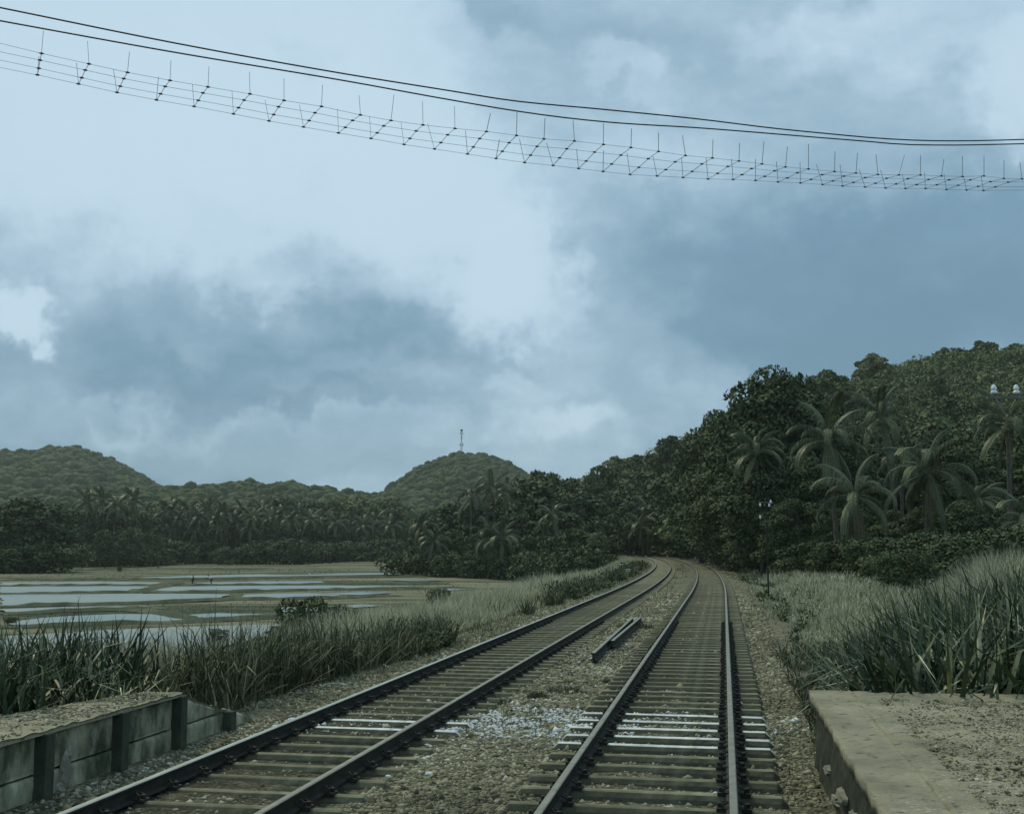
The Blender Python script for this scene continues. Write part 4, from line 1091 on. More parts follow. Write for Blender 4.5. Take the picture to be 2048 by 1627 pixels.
# skyline individuals
for (px, y, pt, lab) in [(1236, 330, 908, 'small pale tree sticking up from the skyline left of the hill'), (1200, 300, 930, 'dark flat topped tree on the skyline above the bend'), (1345, 340, 868, 'round topped tree on the saddle of the hill skyline'),
                         (1668, 300, 738, 'round crowned tree on the skyline just right of the tall notched trees'), (1758, 330, 705, 'broad domed tree highest on the middle of the right skyline'), (1900, 360, 692, 'conical tree on the right skyline'), (1978, 380, 678, 'domed tree near the right end of the skyline')]:
    x = at_y(px, 1000, y).x; pz = at_y(px, pt, y).z
    place_tree(HT_, px, y, pt, 'hillside_tree', lab, base_z=max(gz1(x, y), pz - 16), wf=1.0)
# wood beyond the bend
G4 = 'trees beyond the bend of the railway'
for (px, y, pt) in [(1190, 300, 985), (1230, 290, 975), (1270, 290, 965), (1310, 285, 950), (1350, 270, 935), (1385, 240, 915), (1215, 270, 1010), (1255, 262, 1000), (1300, 262, 1000), (1340, 245, 985), (1375, 225, 975), (1410, 200, 950), (1425, 185, 930), (1180, 330, 960), (1150, 350, 950), (1290, 320, 930), (1130, 380, 965)]:
    x = at_y(px, 1000, y).x
    place_tree(MT_, px, y, pt, 'broadleaf_tree', 'leafy tree in the wood beyond the bend of the track', group=G4, wf=1.1)
for (px, y, pt) in [(1290, 300, 1062), (1325, 280, 1060), (1360, 255, 1058), (1395, 225, 1055), (1260, 330, 1060), (1420, 198, 1062), (1230, 400, 1062)]:
    place_tree(BF_, px, y, pt, 'bush', 'leafy bush behind the far bend of the rails', 'bush', 'bushes behind the far bend', wf=1.5)
for (px, py, y, R_, lab) in [(1283, 1052, 235, 1.15, 'palm with drooping fronds just above the far bend of the rails'), (1296, 1022, 250, 1.1, 'palm standing behind and above the one at the far bend'), (1340, 1015, 240, .9, 'small palm right of the pair at the bend')]:
    place_palm(px, py, y, 'coconut_palm', lab, R_=R_ * 1.25, zb=gz1(at_y(px, py, y).x, y))
for (px, y, pb, pt, lab) in [(1197, 200, 1107, 1062, 'young tree with a thin dark trunk at the inside of the bend, left one'), (1231, 205, 1112, 1068, 'young tree with a thin dark trunk at the inside of the bend, right one'), (1178, 215, 1108, 1076, 'pale leaved young tree left of the thin trunked ones')]:
    o = at_y(px, pb, y); H_ = at_y(px, pt, y).z - o.z + .6; r_ = np.random.default_rng(int(px))
    Vv, F = crown_np(r_, make_blobs(r_, H_, H_ * .95, H_ * .28, 9), 900, .42, aspect=.35)
    t_ = thing('young_tree', lab, 'tree', (o.x, y, o.z - .6)); ob_('crown', mesh_np('crown', Vv, F, M['palm']), t_)
    q = MB(); q.tube([(0, 0, 0), (.05, 0, H_ * .4), (0, 0, H_ * .8)], [.16, .12, .05], 6); ob_('trunk', q.mesh('trunk', M['bark']), t_)

# clump left of the line
G5 = 'trees of the clump left of the track'
for (px, y, pt) in [(1060, 250, 952), (1100, 235, 962), (1135, 228, 985), (1160, 240, 975), (1000, 262, 990), (960, 258, 995), (905, 270, 1000), (870, 262, 1030), (1040, 228, 1020), (1090, 215, 1040), (1145, 205, 1050), (1010, 222, 1060), (960, 228, 1060), (1120, 200, 1065), (1060, 205, 1070), (900, 240, 1060), (1180, 215, 1040)]:
    place_tree(MT_, px, y, pt, 'broadleaf_tree', 'dark leafy tree in the clump left of the track', group=G5, wf=1.15)
place_tree(MT_, 1078, 262, 934, 'broadleaf_tree', 'tree with tufted open top rising above the clump beside the round hill', wf=.8)
place_tree(MT_, 1107, 275, 938, 'broadleaf_tree', 'small domed tree top right of the tufted one above the clump', wf=.6)
for (px, y, pt) in [(805, 238, 1098), (835, 236, 1092), (865, 230, 1096), (900, 224, 1100), (940, 218, 1104), (980, 214, 1104), (1020, 208, 1106), (1060, 200, 1100), (1100, 194, 1098), (1140, 186, 1095), (1165, 190, 1090), (1180, 196, 1094)]:
    place_tree(BF_, px, y, pt, 'bush', 'dense bush at the foot of the clump left of the track', 'bush', 'bushes under the left clump', wf=1.1)
for (px, y, pt) in [(-30, 262, 1085), (10, 258, 1080), (45, 256, 1085), (80, 258, 1082), (115, 262, 1080), (150, 330, 1090), (185, 335, 1088), (220, 335, 1090), (255, 338, 1088), (290, 340, 1090), (315, 350, 1090)]:
    place_tree(BF_, px, y, pt, 'bush', 'dark bush at the foot of the trees left behind the paddies', 'bush', 'dark bushes at the left edge of the paddies', wf=1.3)
for (px, py, y, R_, lab) in [(945, 990, 225, 1.25, 'tall palm at the left of the clump, standing against the round hill'), (985, 978, 228, 1.3, 'tallest palm of the clump left of the track'), (1012, 985, 235, 1.15, 'tall palm right of the tallest in the clump'),
     (976, 1076, 212, 1.2, 'low palm in the clump with bright hanging fronds, left of a pair'), (1004, 1080, 210, 1.2, 'low palm in the clump with bright hanging fronds, right of a pair'), (842, 1052, 235, 1.2, 'palm at the left end of the clump with arching fronds'), (868, 1085, 228, 1.1, 'lower palm below the leftmost palm of the clump'),
     (1105, 1030, 205, 1.0, 'palm half hidden in the dark right part of the clump')]:
    place_palm(px, py, y, 'coconut_palm', lab, R_=R_ * 1.2, zb=gz1(at_y(px, py, y).x, y))

# far side of the paddies
G6 = 'trees along the far side of the paddies'
rnd = random.Random(5)
def basey(px): return np.interp(px, [0, 120, 130, 300, 440, 650, 700, 800], [1142, 1140, 1128, 1128, 1124, 1124, 1112, 1106])
def dep(pb): return (CAMZ - FIELD) * FPX / (pb - 1090.0)
place_tree(MT_, 55, 262, 992, 'broadleaf_tree', 'very dark broad tree at the left edge behind the paddies', wf=1.35)
place_tree(MT_, 110, 270, 1000, 'broadleaf_tree', 'dark tree right beside the broad one at the left edge', wf=1.0)
place_tree(MT_, 5, 270, 1005, 'broadleaf_tree', 'dark tree cut by the left edge behind the paddies', wf=1.1)
place_tree(MT_, -40, 270, 1000, 'broadleaf_tree', 'dark tree out past the left edge', wf=1.1)
for (px, pt) in [(150, 1015), (185, 1010), (220, 1012), (255, 1012), (290, 1020), (165, 1050), (215, 1055), (265, 1050), (300, 1060), (130, 1030)]:
    place_tree(MT_, px, 350 + rnd.uniform(-12, 25) - (30 if pt > 1040 else 0), pt, 'broadleaf_tree', 'dark leafy tree along the far side of the paddies', group=G6, wf=.95)
px = 315
while px < 800:
    place_tree(MT_, px, 430 + rnd.uniform(-15, 15), 1022 + rnd.uniform(-8, 12), 'broadleaf_tree', 'leafy tree behind the row of palms across the paddies', group='trees behind the far palms', wf=1.1); px += rnd.uniform(22, 34)
px = 320
while px < 800:
    y = 470 + rnd.uniform(-15, 20)
    place_tree(HT_, px, y, 1000 + rnd.uniform(-8, 10), 'broadleaf_tree', 'pale green tree on the rise behind the far palms', group='trees on the rise behind the far palms', wf=1.2); px += rnd.uniform(20, 30)
for (px, pt) in [(395, 1082), (425, 1080), (405, 1090), (495, 1090), (520, 1080), (550, 1078), (580, 1076), (610, 1080), (640, 1082), (355, 1080), (325, 1075), (480, 1098), (665, 1085), (695, 1080), (720, 1084), (750, 1078), (780, 1076), (455, 1092)]:
    place_tree(BF_, px, (372 if px > 440 or px < 380 else 380) + rnd.uniform(-8, 12), pt, 'bush', 'rounded dark bush in front of the far palms', 'bush', 'rounded bushes at the far edge of the paddies', wf=1.15)
G7 = 'palms in the row across the paddies'
far = [(175, 1005), (205, 1000), (235, 1012), (268, 1002), (325, 1030), (342, 1022), (360, 1040), (378, 1024), (398, 1034), (415, 1018), (432, 1040), (450, 1026), (468, 1040), (487, 1022), (505, 1034), (524, 1020), (542, 1036), (560, 1030), (580, 1042), (600, 1028), (622, 1040), (648, 1034), (672, 1046), (700, 1040), (728, 1052), (752, 1042), (782, 1050), (345, 1058), (390, 1062), (440, 1060), (500, 1058), (740, 1072)]
for (px, py) in far:
    place_palm(px, py, (395 if px > 300 else 340) + rnd.uniform(-12, 12), 'coconut_palm', 'coconut palm in the row beyond the paddies', G7, False, 1.35, .08, FIELD)

# far wooded hills: crowns packed too densely to count
def canopy(name, label, Rd, r0_, r1_, a0, a1, n, cs, seed, matk='leaf_far', nper=20, csz=.30, rn=.5, domes=True):
    r = np.random.default_rng(seed)
    a_ = r.uniform(a0, a1, n); rr2 = np.sqrt(r.uniform(r0_ ** 2, r1_ ** 2, n)); x = np.sin(a_) * rr2; y = np.cos(a_) * rr2; z = gz(x, y)
    ok = z > -1.5; x, y, z = x[ok], y[ok], z[ok]; n = len(x)
    s_ = cs * np.where(r.uniform(0, 1, n) < .25, r.uniform(1.1, 1.6, n), r.uniform(.5, 1.1, n)); hgt = s_ * r.uniform(.7, 1.2, n)
    # billowing crown domes
    seg, rin = 8, 4; th = np.linspace(-.25, 1.0, rin) * math.pi / 2; ph = np.arange(seg) * 2 * math.pi / seg
    base = np.array([(math.cos(t_) * math.cos(p_ + .4 * i_), math.cos(t_) * math.sin(p_ + .4 * i_), math.sin(t_)) for i_, t_ in enumerate(th[:-1]) for p_ in ph] + [(0, 0, 1.)])
    nb = len(base); jit = 1 + r.uniform(-.13, .12, (n, nb, 1))
    Vd = base[None] * jit * np.stack([s_, s_, hgt], -1)[:, None, :] + np.stack([x, y, z + 3.5 + hgt * .3], -1)[:, None, :]
    fq = []
    for i_ in range(rin - 2):
        for k in range(seg): fq.append((i_ * seg + k, i_ * seg + (k + 1) % seg, (i_ + 1) * seg + (k + 1) % seg, (i_ + 1) * seg + k))
    for k in range(seg): fq.append(((rin - 2) * seg + k, (rin - 2) * seg + (k + 1) % seg, nb - 1, nb - 1))
    fq = np.array(fq); Fd = (np.arange(n)[:, None, None] * nb + fq[None]).reshape(-1, 4)
    tri = Fd[:, 2] == Fd[:, 3]; Ft = Fd[tri][:, :3]; Fq = Fd[~tri]
    Fall = np.concatenate([Fq[:, [0, 1, 2]], Fq[:, [0, 2, 3]], Ft])
    if domes: tag(ob_(name, mesh_np(name, Vd.reshape(-1, 3), Fall, M[matk], smooth=True)), label, 'woodland', kind='stuff')
    k = np.repeat(np.arange(n), nper); u = unit(r, len(k)); u[:, 2] = np.abs(u[:, 2]) - .1
    rad_ = r.uniform(.92, 1.14, len(k))
    C = np.stack([x[k] + u[:, 0] * s_[k] * rad_, y[k] + u[:, 1] * s_[k] * rad_, z[k] + 3.5 + hgt[k] * .3 + u[:, 2] * hgt[k] * rad_], -1)
    D = np.cross(u, unit(r, len(k))) + u * .4; Nn = u + unit(r, len(k)) * rn + np.array([0, 0, .3])
    sz = s_[k] * csz * r.uniform(.6, 1.3, len(k))
    Vv, F = cards(C, D, Nn, sz, sz * .8)
    nm = 'treetop_foliage' if domes else name
    tag(ob_(nm, mesh_np(nm, Vv, F, M[matk])), ('outer leaves of the ' if domes else '') + label, 'foliage', kind='stuff')
def A(px): d = ray(px, 950); return math.atan2(d[0], d[1])
canopy('forest', 'forest over the long hill on the left horizon', 1300, 900, 1340, A(-500), A(620), 9500, 5.2, 51)
canopy('forest', 'forest over the low ridge behind the far palms', 800, 490, 830, A(-500), A(1330), 8500, 3.9, 52)
canopy('forest', 'forest over the rounded hill with the mast', 1080, 850, 1100, A(690), A(1230), 4500, 4.0, 53)
canopy('forest', 'forest on the far slope behind the bend', 640, 470, 680, A(1050), A(1700), 2300, 5.0, 54, 'leaf_hill', 80, .26, .5, False)
canopy('forest', 'undergrowth filling the ground between the trees of the right hand hill', 400, 165, 420, A(1340), A(2500), 3600, 2.2, 55, 'leaf_hill', 60, .30, .6, False)

# ------------------------------------------------------------------ grasses
def blades(name, xs, ys, h, wd, seed, matk, bend=.45, lean=.25, segs=3, zoff=0.0, zs=None, seedheads=0.0):
    r = np.random.default_rng(seed); n = len(xs); z = gz(xs, ys) if zs is None else zs
    an = r.uniform(0, 2 * math.pi, n); d = np.stack([np.cos(an), np.sin(an), np.zeros(n)], -1)
    fa = an + r.uniform(-.9, .9, n) + math.pi / 2; s_ = np.stack([np.cos(fa), np.sin(fa), np.zeros(n)], -1)
    b = np.abs(r.normal(0, bend, n)); l0 = np.abs(r.normal(0, lean, n)); P0 = np.stack([xs, ys, z + zoff - .04], -1)
    rows = []; ang = l0.copy(); p = P0.copy(); st = (h / segs)
    for q in range(segs + 1):
        w_ = wd * (1.0, .95, .7, .06)[q] if segs == 3 else wd * (1.0, .8, .06)[q]
        rows.append(p - s_ * w_[:, None] * .5); rows.append(p + s_ * w_[:, None] * .5)
        p = p + (d * np.sin(ang)[:, None] + np.array([0, 0, 1.]) * np.cos(ang)[:, None]) * st[:, None]; ang = ang + b * (1.1 if q else .5)
    Vv = np.stack(rows, 1).reshape(-1, 3); k = 2 * (segs + 1); base = np.arange(n)[:, None] * k
    F = np.stack([base + np.array([2 * q, 2 * q + 1, 2 * q + 3, 2 * q + 2])[None] for q in range(segs)], 1).reshape(-1, 4)
    if seedheads:
        mi = np.zeros((n, segs), int); hd = r.uniform(0, 1, n) < seedheads; mi[hd, 1:] = 1
        return mesh_np(name, Vv, F, [M[matk], M['seed']], mi.ravel())
    return mesh_np(name, Vv, F, M[matk])
def logd(r, n, a, b, p=1.0): return a * np.exp(r.uniform(0, 1, n) ** p * math.log(b / a))
r1 = np.random.default_rng(61)
# tall pale grass on the left bank
N = 95000
ys = logd(r1, N, 15.0, 235); ns = -(7.5 + np.abs(r1.normal(0, 1, N)) * 3.2)
cl = vnoise(ns * 1.0, ys, 2.6, 40) + .6 * vnoise(ns, ys, .9, 41)
near_cut = (ns < -8.3 - .0 * ys) | (ys > 17)
keep = (cl > -.30) & near_cut & (ns > -17)
ys, ns, cl = ys[keep], ns[keep], cl[keep]; xx, yy = P_np(ns, ys)
h = (.35 + .65 * sm((-ns - 7.6) / 2.2)) * r1.uniform(.6, 1.35, len(ys)) * (1 + cl * .5) * (.75 + .25 * sm((ys - 18) / 20)) * (1 - .25 * sm((ys - 60) / 40))
pxm = 1024 + 2350 * xx / yy; h = np.where((np.abs(pxm - 1245) < 14) & (yy > 55) & (yy < 112), h * .3, h)
wd = .005 + ys * .00042
tag(ob_('tall_grass', blades('tall_grass', xx, yy, h, wd, 62, 'grass', segs=3, seedheads=.92, bend=.45, lean=.3)), 'tall pale seeding grass along the bank left of the tracks', 'grass', kind='stuff')
# dark weeds at the near foot of that bank
N = 20000
ys = logd(r1, N, 15, 120, .9); ns = r1.normal(-7.3, .45, N)
cl = vnoise(ns, ys, 3.0, 44) + .5 * vnoise(ns, ys, 1.0, 45) + .55 * (ys < 21) + .2 * (ys < 26)
cl = cl + vnoise(ns * .3, ys, 7.0, 46) * .8
keep = (cl > .04) & (ns < -6.9); ys, ns, cl = ys[keep], ns[keep], cl[keep]; xx, yy = P_np(ns, ys)
h = r1.uniform(.25, .85, len(ys)) * (1 + cl); wd = .012 + ys * .0006
tag(ob_('dark_weeds', blades('dark_weeds', xx, yy, h, wd, 63, 'grass_dark', bend=.6, lean=.4)), 'dark weedy tufts at the foot of the left grass bank', 'weeds', kind='stuff')
# leafy weeds mixed into both banks
def leafy(name, xs, ys_, h, nper, ls, seed, matk, label):
    r = np.random.default_rng(seed); k = np.repeat(np.arange(len(xs)), nper); z = gz(xs, ys_)
    u = unit(r, len(k)); rad_ = (h * .55)[k][:, None]; q = r.uniform(0, 1, len(k))
    C = np.stack([xs[k], ys_[k], z[k] + h[k] * q], -1) + u * rad_ * np.array([1, 1, .25]) * (.5 + q[:, None])
    D = u + np.array([0, 0, .4]); s2 = ls[k] * r.uniform(.6, 1.3, len(k))
    Vv, F = cards(C, D, unit(r, len(k)) * .6 + np.array([0, 0, 1.]), s2, s2 * .42)
    tag(ob_(name, mesh_np(name, Vv, F, M[matk])), label, 'weeds', kind='stuff')
n_ = 800; ys = logd(r1, n_, 15.5, 130); ns = -6.8 - np.abs(r1.normal(0, 1, n_)) * .9; kp = (vnoise(ns, ys, 2.2, 101) + vnoise(ns * .3, ys, 7.0, 46) > .08) & ((ns < -7.6) | (ys > 16.5)); ys, ns = ys[kp], ns[kp]; xx, yy = P_np(ns, ys)
leafy('leafy_weeds', xx, yy, r1.uniform(.2, .75, len(xx)), 46, .06 + .0022 * yy, 102, 'leaf', 'dark leafy weeds scattered through the left bank')
n_ = 330; ys = logd(r1, n_, 14, 90); ns = 1.5 + np.abs(r1.normal(0, 1, n_)) * 3.0; kp = (vnoise(ns, ys, 2.2, 103) > -.05); ys, ns = ys[kp], ns[kp]; xx, yy = P_np(ns, ys)
leafy('leafy_weeds', xx, yy, r1.uniform(.12, .45, len(xx)), 40, .05 + .0022 * yy, 104, 'leaf', 'dark leafy weeds scattered through the right bank')
# short verge growth beside both tracks
N = 26000
ys = logd(r1, N, 8, 150); side = r1.uniform(0, 1, N)
ns = np.where(side < .55, r1.normal(-6.95, .35, N), np.where(side < .72, r1.normal(-2.9, .45, N), r1.normal(1.7, .5, N)))
cl = vnoise(ns, ys, 1.5, 47) + .6 * vnoise(ns, ys, .5, 48)
keep = (cl > np.where(side < .55, -.1, np.where(side < .72, .08, -.05))) & ~((ns > .7) & (ys < 13.85)) & ~((ns < NL + .15) & (ys < 15.5)) & (ns < 3.4)
ys, ns = ys[keep], ns[keep]; xx, yy = P_np(ns, ys)
h = r1.uniform(.04, .17, len(ys)) * (1 + ys / 120); wd = .006 + ys * .0006
tag(ob_('verge_grass', blades('verge_grass', xx, yy, h, wd, 64, 'grass', bend=.7, lean=.6, segs=2)), 'short scrubby grass on the verges of the tracks', 'grass', kind='stuff')
# pale grass of the right hand bank
N = 52000
ys = logd(r1, N, 14, 230); ns = 2.0 + np.abs(r1.normal(0, 1, N)) * 4.2
cl = vnoise(ns, ys, 2.4, 50) + .5 * vnoise(ns, ys, .8, 51)
pxg = 1024 + 2350 * P_np(ns, ys)[0] / P_np(ns, ys)[1]
keep = (cl > -.35) & (ns < 13) & ~((ns > .75) & (ys < 13.9)) & ~((pxg > 1650) & (ys < 34 - 0 * pxg) & (r1.uniform(0, 1, N) > .12)); ys, ns, cl = ys[keep], ns[keep], cl[keep]; xx, yy = P_np(ns, ys)
h = (.16 + .38 * sm((ns - 2.0) / 2.5)) * r1.uniform(.6, 1.3, len(ys)) * (1 + cl * .5); wd = .006 + ys * .00055
tag(ob_('bank_grass', blades('bank_grass', xx, yy, h, wd, 65, 'grass', seedheads=.9)), 'pale grass spreading over the bank right of the tracks', 'grass', kind='stuff')
# dark ditch growth right of the right track
N = 15000
ys = logd(r1, N, 13.9, 27); ns = r1.normal(1.9, .5, N) + (ys - 14) * .02
cl = vnoise(ns, ys, 1.2, 55)
keep = (cl > -.32) & (ns > 1.0); ys, ns = ys[keep], ns[keep]; xx, yy = P_np(ns, ys)
h = r1.uniform(.15, .55, len(ys)); wd = .012 + ys * .0007
tag(ob_('ditch_weeds', blades('ditch_weeds', xx, yy, h, wd, 66, 'grass_dark', bend=.8, lean=.6)), 'dark creeping weeds in the ditch beyond the right platform end', 'weeds', kind='stuff')
# reeds behind the left platform
N = 7500
ys = r1.uniform(8.5, 17.0, N); ns = -r1.uniform(7.0, 11.4, N); ys = r1.uniform(6.5, 15.6, N)
keep = (ns < NL - .5 - (12.9 - ys) * .22) & ((ys < 13.6) | (ns < -8.2)); ys, ns = ys[keep], ns[keep]
xx, yy = P_np(ns, ys)
cl = vnoise(xx, yy, 1.1, 58)
h = r1.uniform(.6, 1.28, len(ys)) * (1 + cl * .5); wd = r1.uniform(.014, .05, len(ys))
tag(ob_('reeds', blades('reeds', xx, yy, h, wd, 67, 'reed', bend=.85, lean=.35)), 'clump of dark long bladed reeds behind the left platform', 'reeds', kind='stuff')
# tall cane grass on the right
N = 42000
ys = r1.uniform(13.8, 25, N); ns = r1.uniform(1.7, 13, N)
ext_ = sm((ns - 2.4) / 3.6)
px_ = 1024 + 2300 * P_np(ns, ys)[0] / ys
keep = (px_ > 1560) & (px_ < 2160) & (ys < 18.0 + (px_ - 1560) * .02)
ys, ns, px_ = ys[keep], ns[keep], px_[keep]; xx, yy = P_np(ns, ys); cl = vnoise(xx, yy, 1.3, 59)
topl = np.interp(px_, [1560, 1620, 1700, 1780, 1860, 1950, 2050, 2160], [1345, 1300, 1235, 1180, 1155, 1140, 1130, 1110])
h = np.clip(CAMZ - (topl - 1090) / 2350 * yy - gz(xx, yy), .15, 2.4) * r1.uniform(.4, 1.12, len(ys)) * (1 + cl * .25) ; wd = r1.uniform(.022, .085, len(ys))
tag(ob_('cane_grass', blades('cane_grass', xx, yy, h, wd, 68, 'reed', bend=1.0, lean=.5)), 'tall dark cane grass behind the right hand platform', 'cane grass', kind='stuff')
# pale plumes behind the cane
N = 9000
ys = r1.uniform(24, 46, N); px_ = r1.uniform(1780, 2120, N); xx = (px_ - 1024) / 2300 * ys; yy = ys
h = (.6 + 1.5 * sm((px_ - 1800) / 200)) * r1.uniform(.6, 1.1, N); wd = .02 + 0 * ys + r1.uniform(0, .015, N)
tag(ob_('plume_grass', blades('plume_grass', xx, yy, h, wd, 69, 'grass', bend=.4, lean=.3, seedheads=.3)), 'pale feathery grass rising behind the dark cane at right', 'grass', kind='stuff')
# stubble and rough tufts out on the field
N = 16000
ys = logd(r1, N, 55, 420); px_ = r1.uniform(-60, 980, N); xx = (px_ - 1024) / 2300 * ys
nn = n_of(xx, ys); cl = vnoise(xx, ys * 1.0, 14, 70) + .5 * vnoise(xx, ys, 4, 71)
inp = np.zeros(N, bool)
def inside(px, py, poly):
    c = np.zeros(len(px), bool); j = len(poly) - 1
    for i_ in range(len(poly)):
        xi, yi = poly[i_]; xj, yj = poly[j]
        c ^= ((yi > py) != (yj > py)) & (px < (xj - xi) * (py - yi) / (yj - yi + 1e-9) + xi); j = i_
    return c
py_ = 1090 + (CAMZ - WZ) * 2300 / ys
for pool in POOLS: inp |= inside(px_, py_, pool)
keep = (nn < -19) & (cl > -.05) & ~inp; ys, xx = ys[keep], xx[keep]
h = r1.uniform(.08, .24, len(ys)); wd = .03 + ys * .0012
tag(ob_('field_stubble', blades('field_stubble', xx, ys, h, wd, 72, 'grass', bend=.5, lean=.6, segs=2)), 'rough stubble and weeds between the flooded plots', 'stubble', kind='stuff')

# single shrubs on the left bank and in the field
place_tree(BU_, 628, 33, 1186, 'shrub', 'leafy shrub standing up from the pale grass above the flooded plots', 'shrub', wf=.85, base_z=-1.4)
place_tree(BU_, 880, 62, 1172, 'shrub', 'slim dark shrub in the pale grass right of the larger leafy shrub', 'shrub', wf=1.0, base_z=-1.5)
def field_shrub(px, pb, hpx, lab, wf=1.2):
    p = at_z(px, pb, FIELD); s_ = hpx / FPX * p.y / 3.2; t_ = thing('shrub', lab, 'shrub', tuple(p), px, None, (s_ * wf, s_ * wf, s_))
    ob_('crown', BUSH[0][0], t_); ob_('trunk', BUSH[0][1], t_)
field_shrub(21, 1248, 15, 'small dark shrub at the waterside near the left edge', 1.6)
field_shrub(239, 1143, 13, 'tiny dark shrub alone on the far edge of the fields', .7)
field_shrub(435, 1283, 26, 'low leafy shrub rising out of the grass in front of the water', 1.3)
# weeds between the tracks
def tuft(px, py, rad_, lab, z=-.24, n=420, h_=.16):
    p = at_z(px, py, z); r = np.random.default_rng(int(px + py)); a_ = r.uniform(0, 6.28, n); q = rad_ * np.sqrt(r.uniform(0, 1, n))
    me = blades('weed_tuft', q * np.cos(a_), q * np.sin(a_), h_ * r.uniform(.5, 1.2, n), .012 + 0 * q, int(px), 'grass_dark', bend=.8, lean=.6, segs=2, zs=np.zeros(n))
    tag(ob_('weed_tuft', me, None, (p.x, p.y, gz1(p.x, p.y))), lab, 'weed')
tuft(1128, 1388, .30, 'dark low weed on the ballast between the tracks, nearest of the weeds')
tuft(1270, 1258, .55, 'green weed patch beside the far end of the loose rails', n=900, h_=.22)
tuft(1075, 1400, .16, 'small dark weed left of the nearest weed between the tracks')
tuft(1004, 1412, .07, 'upright sprig beside the inner rail of the left track', n=60, h_=.22)

# ------------------------------------------------------------------ the two field workers and the egret
def skinned(name, joints, edges, radii, m, parent=None, loc=(0, 0, 0), subs=2):
    me = bpy.data.meshes.new(name); me.from_pydata(joints, edges, []); me.materials.append(M[m])
    o = bpy.data.objects.new(name, me); COL.objects.link(o); o.location = loc
    sk = o.modifiers.new('skin', 'SKIN'); 
    me.skin_vertices[0].data[0].use_root = True if len(me.skin_vertices) else None
    for v, rd in zip(me.skin_vertices[0].data, radii): v.radius = (rd, rd)
    ss = o.modifiers.new('sub', 'SUBSURF'); ss.levels = subs; ss.render_levels = subs
    dg = bpy.context.evaluated_depsgraph_get(); ev = o.evaluated_get(dg); m2 = bpy.data.meshes.new_from_object(ev)
    bpy.data.objects.remove(o); m2.name = name
    m2.materials.clear(); m2.materials.append(M[m]); m2.polygons.foreach_set('use_smooth', [True] * len(m2.polygons))
    q = bpy.data.objects.new(name, m2); COL.objects.link(q); q.location = loc
    if parent is not None: q.parent = parent
    return q
def add_skin_layer(me):
    pass
def worker(px, pb, height, rz, shirt, trousers, label, mode):
    p = at_z(px, pb, FIELD + .05); t_ = thing('person', label, 'person', tuple(p), rz)
    s = height
    # facing -x ; bent at the hips
    if mode == 'stoop':
        J = [(0, 0, .52), (-.02, 0, .60), (-.14, 0, .74), (-.22, 0, .82), (-.27, 0, .86), (-.33, 0, .90),            # pelvis..neck..head
             (.0, .06, .50), (-.04, .10, .27), (.04, .12, .05), (-.05, .13, .03),                                   # leg
             (.0, -.06, .50), (-.02, -.09, .27), (.12, -.11, .05), (.03, -.12, .03),
             (-.20, .11, .78), (-.26, .13, .62), (-.36, .10, .54), (-.39, .09, .50), (-.20, -.11, .78), (-.24, -.13, .61), (-.35, -.10, .52), (-.38, -.09, .48)]
    else:
        J = [(0, 0, .52), (.0, 0, .60), (-.02, 0, .73), (-.04, 0, .81), (-.05, 0, .86), (-.06, 0, .93),
             (.0, .06, .50), (-.05, .08, .27), (.03, .09, .05), (-.06, .09, .03),
             (.0, -.06, .50), (.02, -.08, .27), (.14, -.09, .05), (.06, -.10, .03),
             (-.04, .12, .78), (-.10, .15, .62), (-.26, .10, .64), (-.30, .09, .65), (-.04, -.12, .78), (-.10, -.14, .64), (-.24, -.08, .72), (-.28, -.07, .73)]
    J = [(a * s, b_ * s, c * s) for a, b_, c in J]
    E = [(0, 1), (1, 2), (2, 3), (3, 4), (4, 5), (0, 6), (6, 7), (7, 8), (8, 9), (0, 10), (10, 11), (11, 12), (12, 13), (2, 14), (14, 15), (15, 16), (16, 17), (2, 18), (18, 19), (19, 20), (20, 21)]
    Rr = [.085, .08, .09, .05, .035, .062, .055, .038, .024, .02, .055, .038, .024, .02, .038, .028, .02, .016, .038, .028, .02, .016]
    skinned('body', J, E, [q * s for q in Rr], 'skin', t_)
    # shirt follows trunk and upper arms, skirt-like sarong follows hips and thighs
    sh = [0, 1, 2, 14, 15, 18, 19]; mp_ = {v: k for k, v in enumerate(sh)}
    skinned('shirt', [J[q] for q in sh], [(mp_[a], mp_[b_]) for a, b_ in [(0, 1), (1, 2), (2, 14), (14, 15), (2, 18), (18, 19)]], [s * q for q in (.09, .12, .135, .065, .05, .065, .05)], shirt, t_)
    sh = [0, 6, 7, 10, 11]; mp_ = {v: k for k, v in enumerate(sh)}
    skinned('trousers', [J[q] for q in sh], [(0, 1), (1, 2), (0, 3), (3, 4)], [s * q for q in (.10, .075, .055, .075, .055)], trousers, t_)
    # hair cap
    bm = bmesh.new(); bmesh.ops.create_uvsphere(bm, u_segments=12, v_segments=8, radius=.072 * s)
    for v in bm.verts: v.co.z = max(v.co.z, -.01 * s)
    me = bpy.data.meshes.new('hair'); bm.to_mesh(me); bm.free(); me.materials.append(M['hair'])
    ob_('hair', me, t_, (J[5][0] + .008 * s, 0, J[5][2] + .012 * s))
    return t_
hw = dep(1168.5)
worker(422, 1168.5, 19.5 / FPX * hw / .93, R(20), 'cloth_white', 'cloth_dark', 'person in a white shirt and dark shorts bending forward on the mud bund', 'stoop')
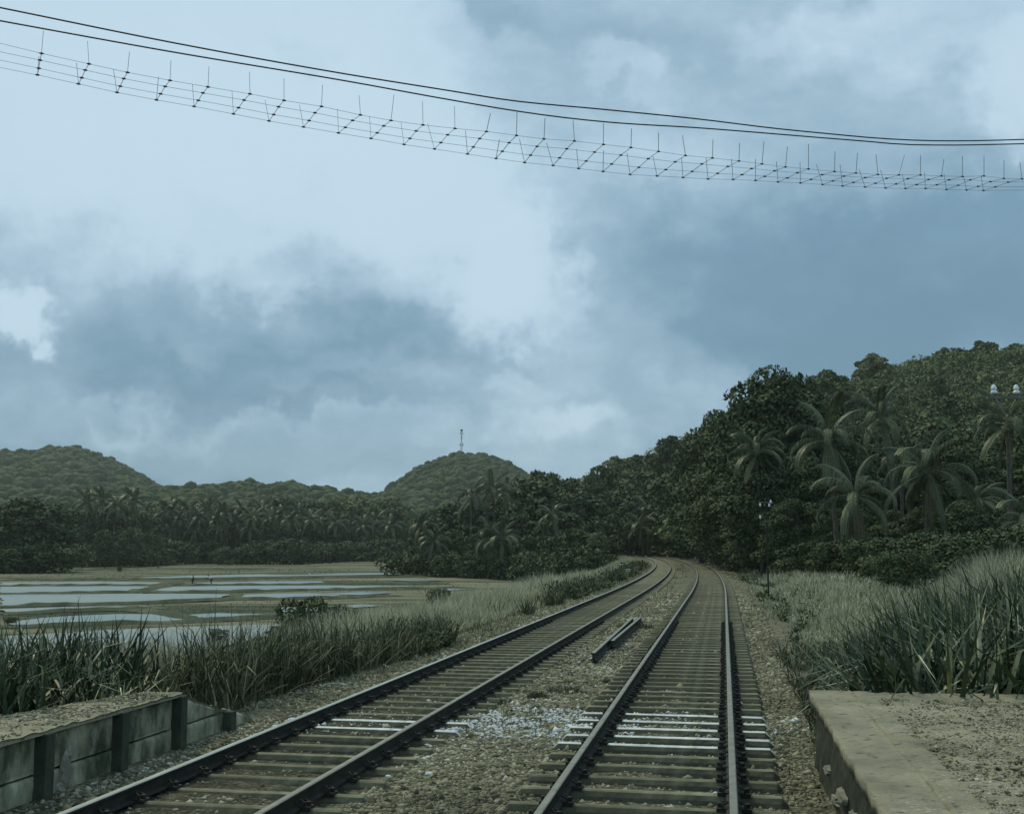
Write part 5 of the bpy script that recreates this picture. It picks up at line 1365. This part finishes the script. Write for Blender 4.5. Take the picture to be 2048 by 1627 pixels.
worker(385, 1170, 19.5 / FPX * dep(1170) / .96, R(180), 'cloth_brown', 'cloth_dark', 'person in drab clothes standing on the bund, left of the white shirted one', 'stand')
p = at_z(619, 1152.5, FIELD + .15)
eg = thing('egret', 'small white egret standing at the edge of the far strip of water', 'bird', tuple(p), 0, None, 1.5)
skinned('body', [(0, 0, .30), (.12, 0, .27), (.24, 0, .22), (-.07, 0, .36), (-.05, 0, .46), (-.09, 0, .55), (-.14, 0, .57)], [(0, 1), (1, 2), (0, 3), (3, 4), (4, 5), (5, 6)], [.065, .06, .02, .035, .02, .024, .012], 'feather', eg)
for s_ in (-1, 1):
    o = MB(); o.tube([(.02, s_ * .025, .27), (.0, s_ * .025, .12), (.01, s_ * .03, 0), (-.05, s_ * .03, 0)], .007, 5); ob_('leg', o.mesh('leg', M['hair']), eg)
o = MB(); o.tube([(-.13, 0, .57), (-.23, 0, .555)], [.012, .003], 5); ob_('beak', o.mesh('beak', M['beak']), eg)
# thin bare leaning stem in front of the dark trees
o = MB(); y = 90; o.tube([at_y(1588, 1018, y), at_y(1575, 1002, y), at_y(1560, 984, y), at_y(1538, 961, y)], [.06, .045, .035, .015], 5)
a_ = at_y(1588, 1018, y); b_ = Vector((a_.x + 3.0, y + 3, gz1(a_.x, y))); o.tube([b_, a_], [.09, .06], 6)
tag(ob_('bare_stem', o.mesh('bare_stem', M['bark'])), 'thin bare leaning stem in front of the dark trees, right above the telegraph pole', 'branch')

# ------------------------------------------------------------------ damp air
o = MB(); o.box((0, 0, 70), (3640, 3640, 150))
HZ = bpy.data.materials.new('haze'); HZ.use_nodes = True; t = NT(HZ.node_tree); t.n.clear()
vo = t.new('ShaderNodeVolumePrincipled'); vo.inputs['Density'].default_value = .00014; vo.inputs['Color'].default_value = (.76, .82, .78, 1); vo.inputs['Anisotropy'].default_value = .2
mo = t.new('ShaderNodeOutputMaterial'); t.l.new(vo.outputs[0], mo.inputs['Volume'])
HAZE = True
if HAZE:
    me = o.mesh('haze', HZ); tag(ob_('haze', me), kind='stuff')
print('objects', len(bpy.data.objects), 'faces', sum(len(m_.polygons) for m_ in bpy.data.meshes))
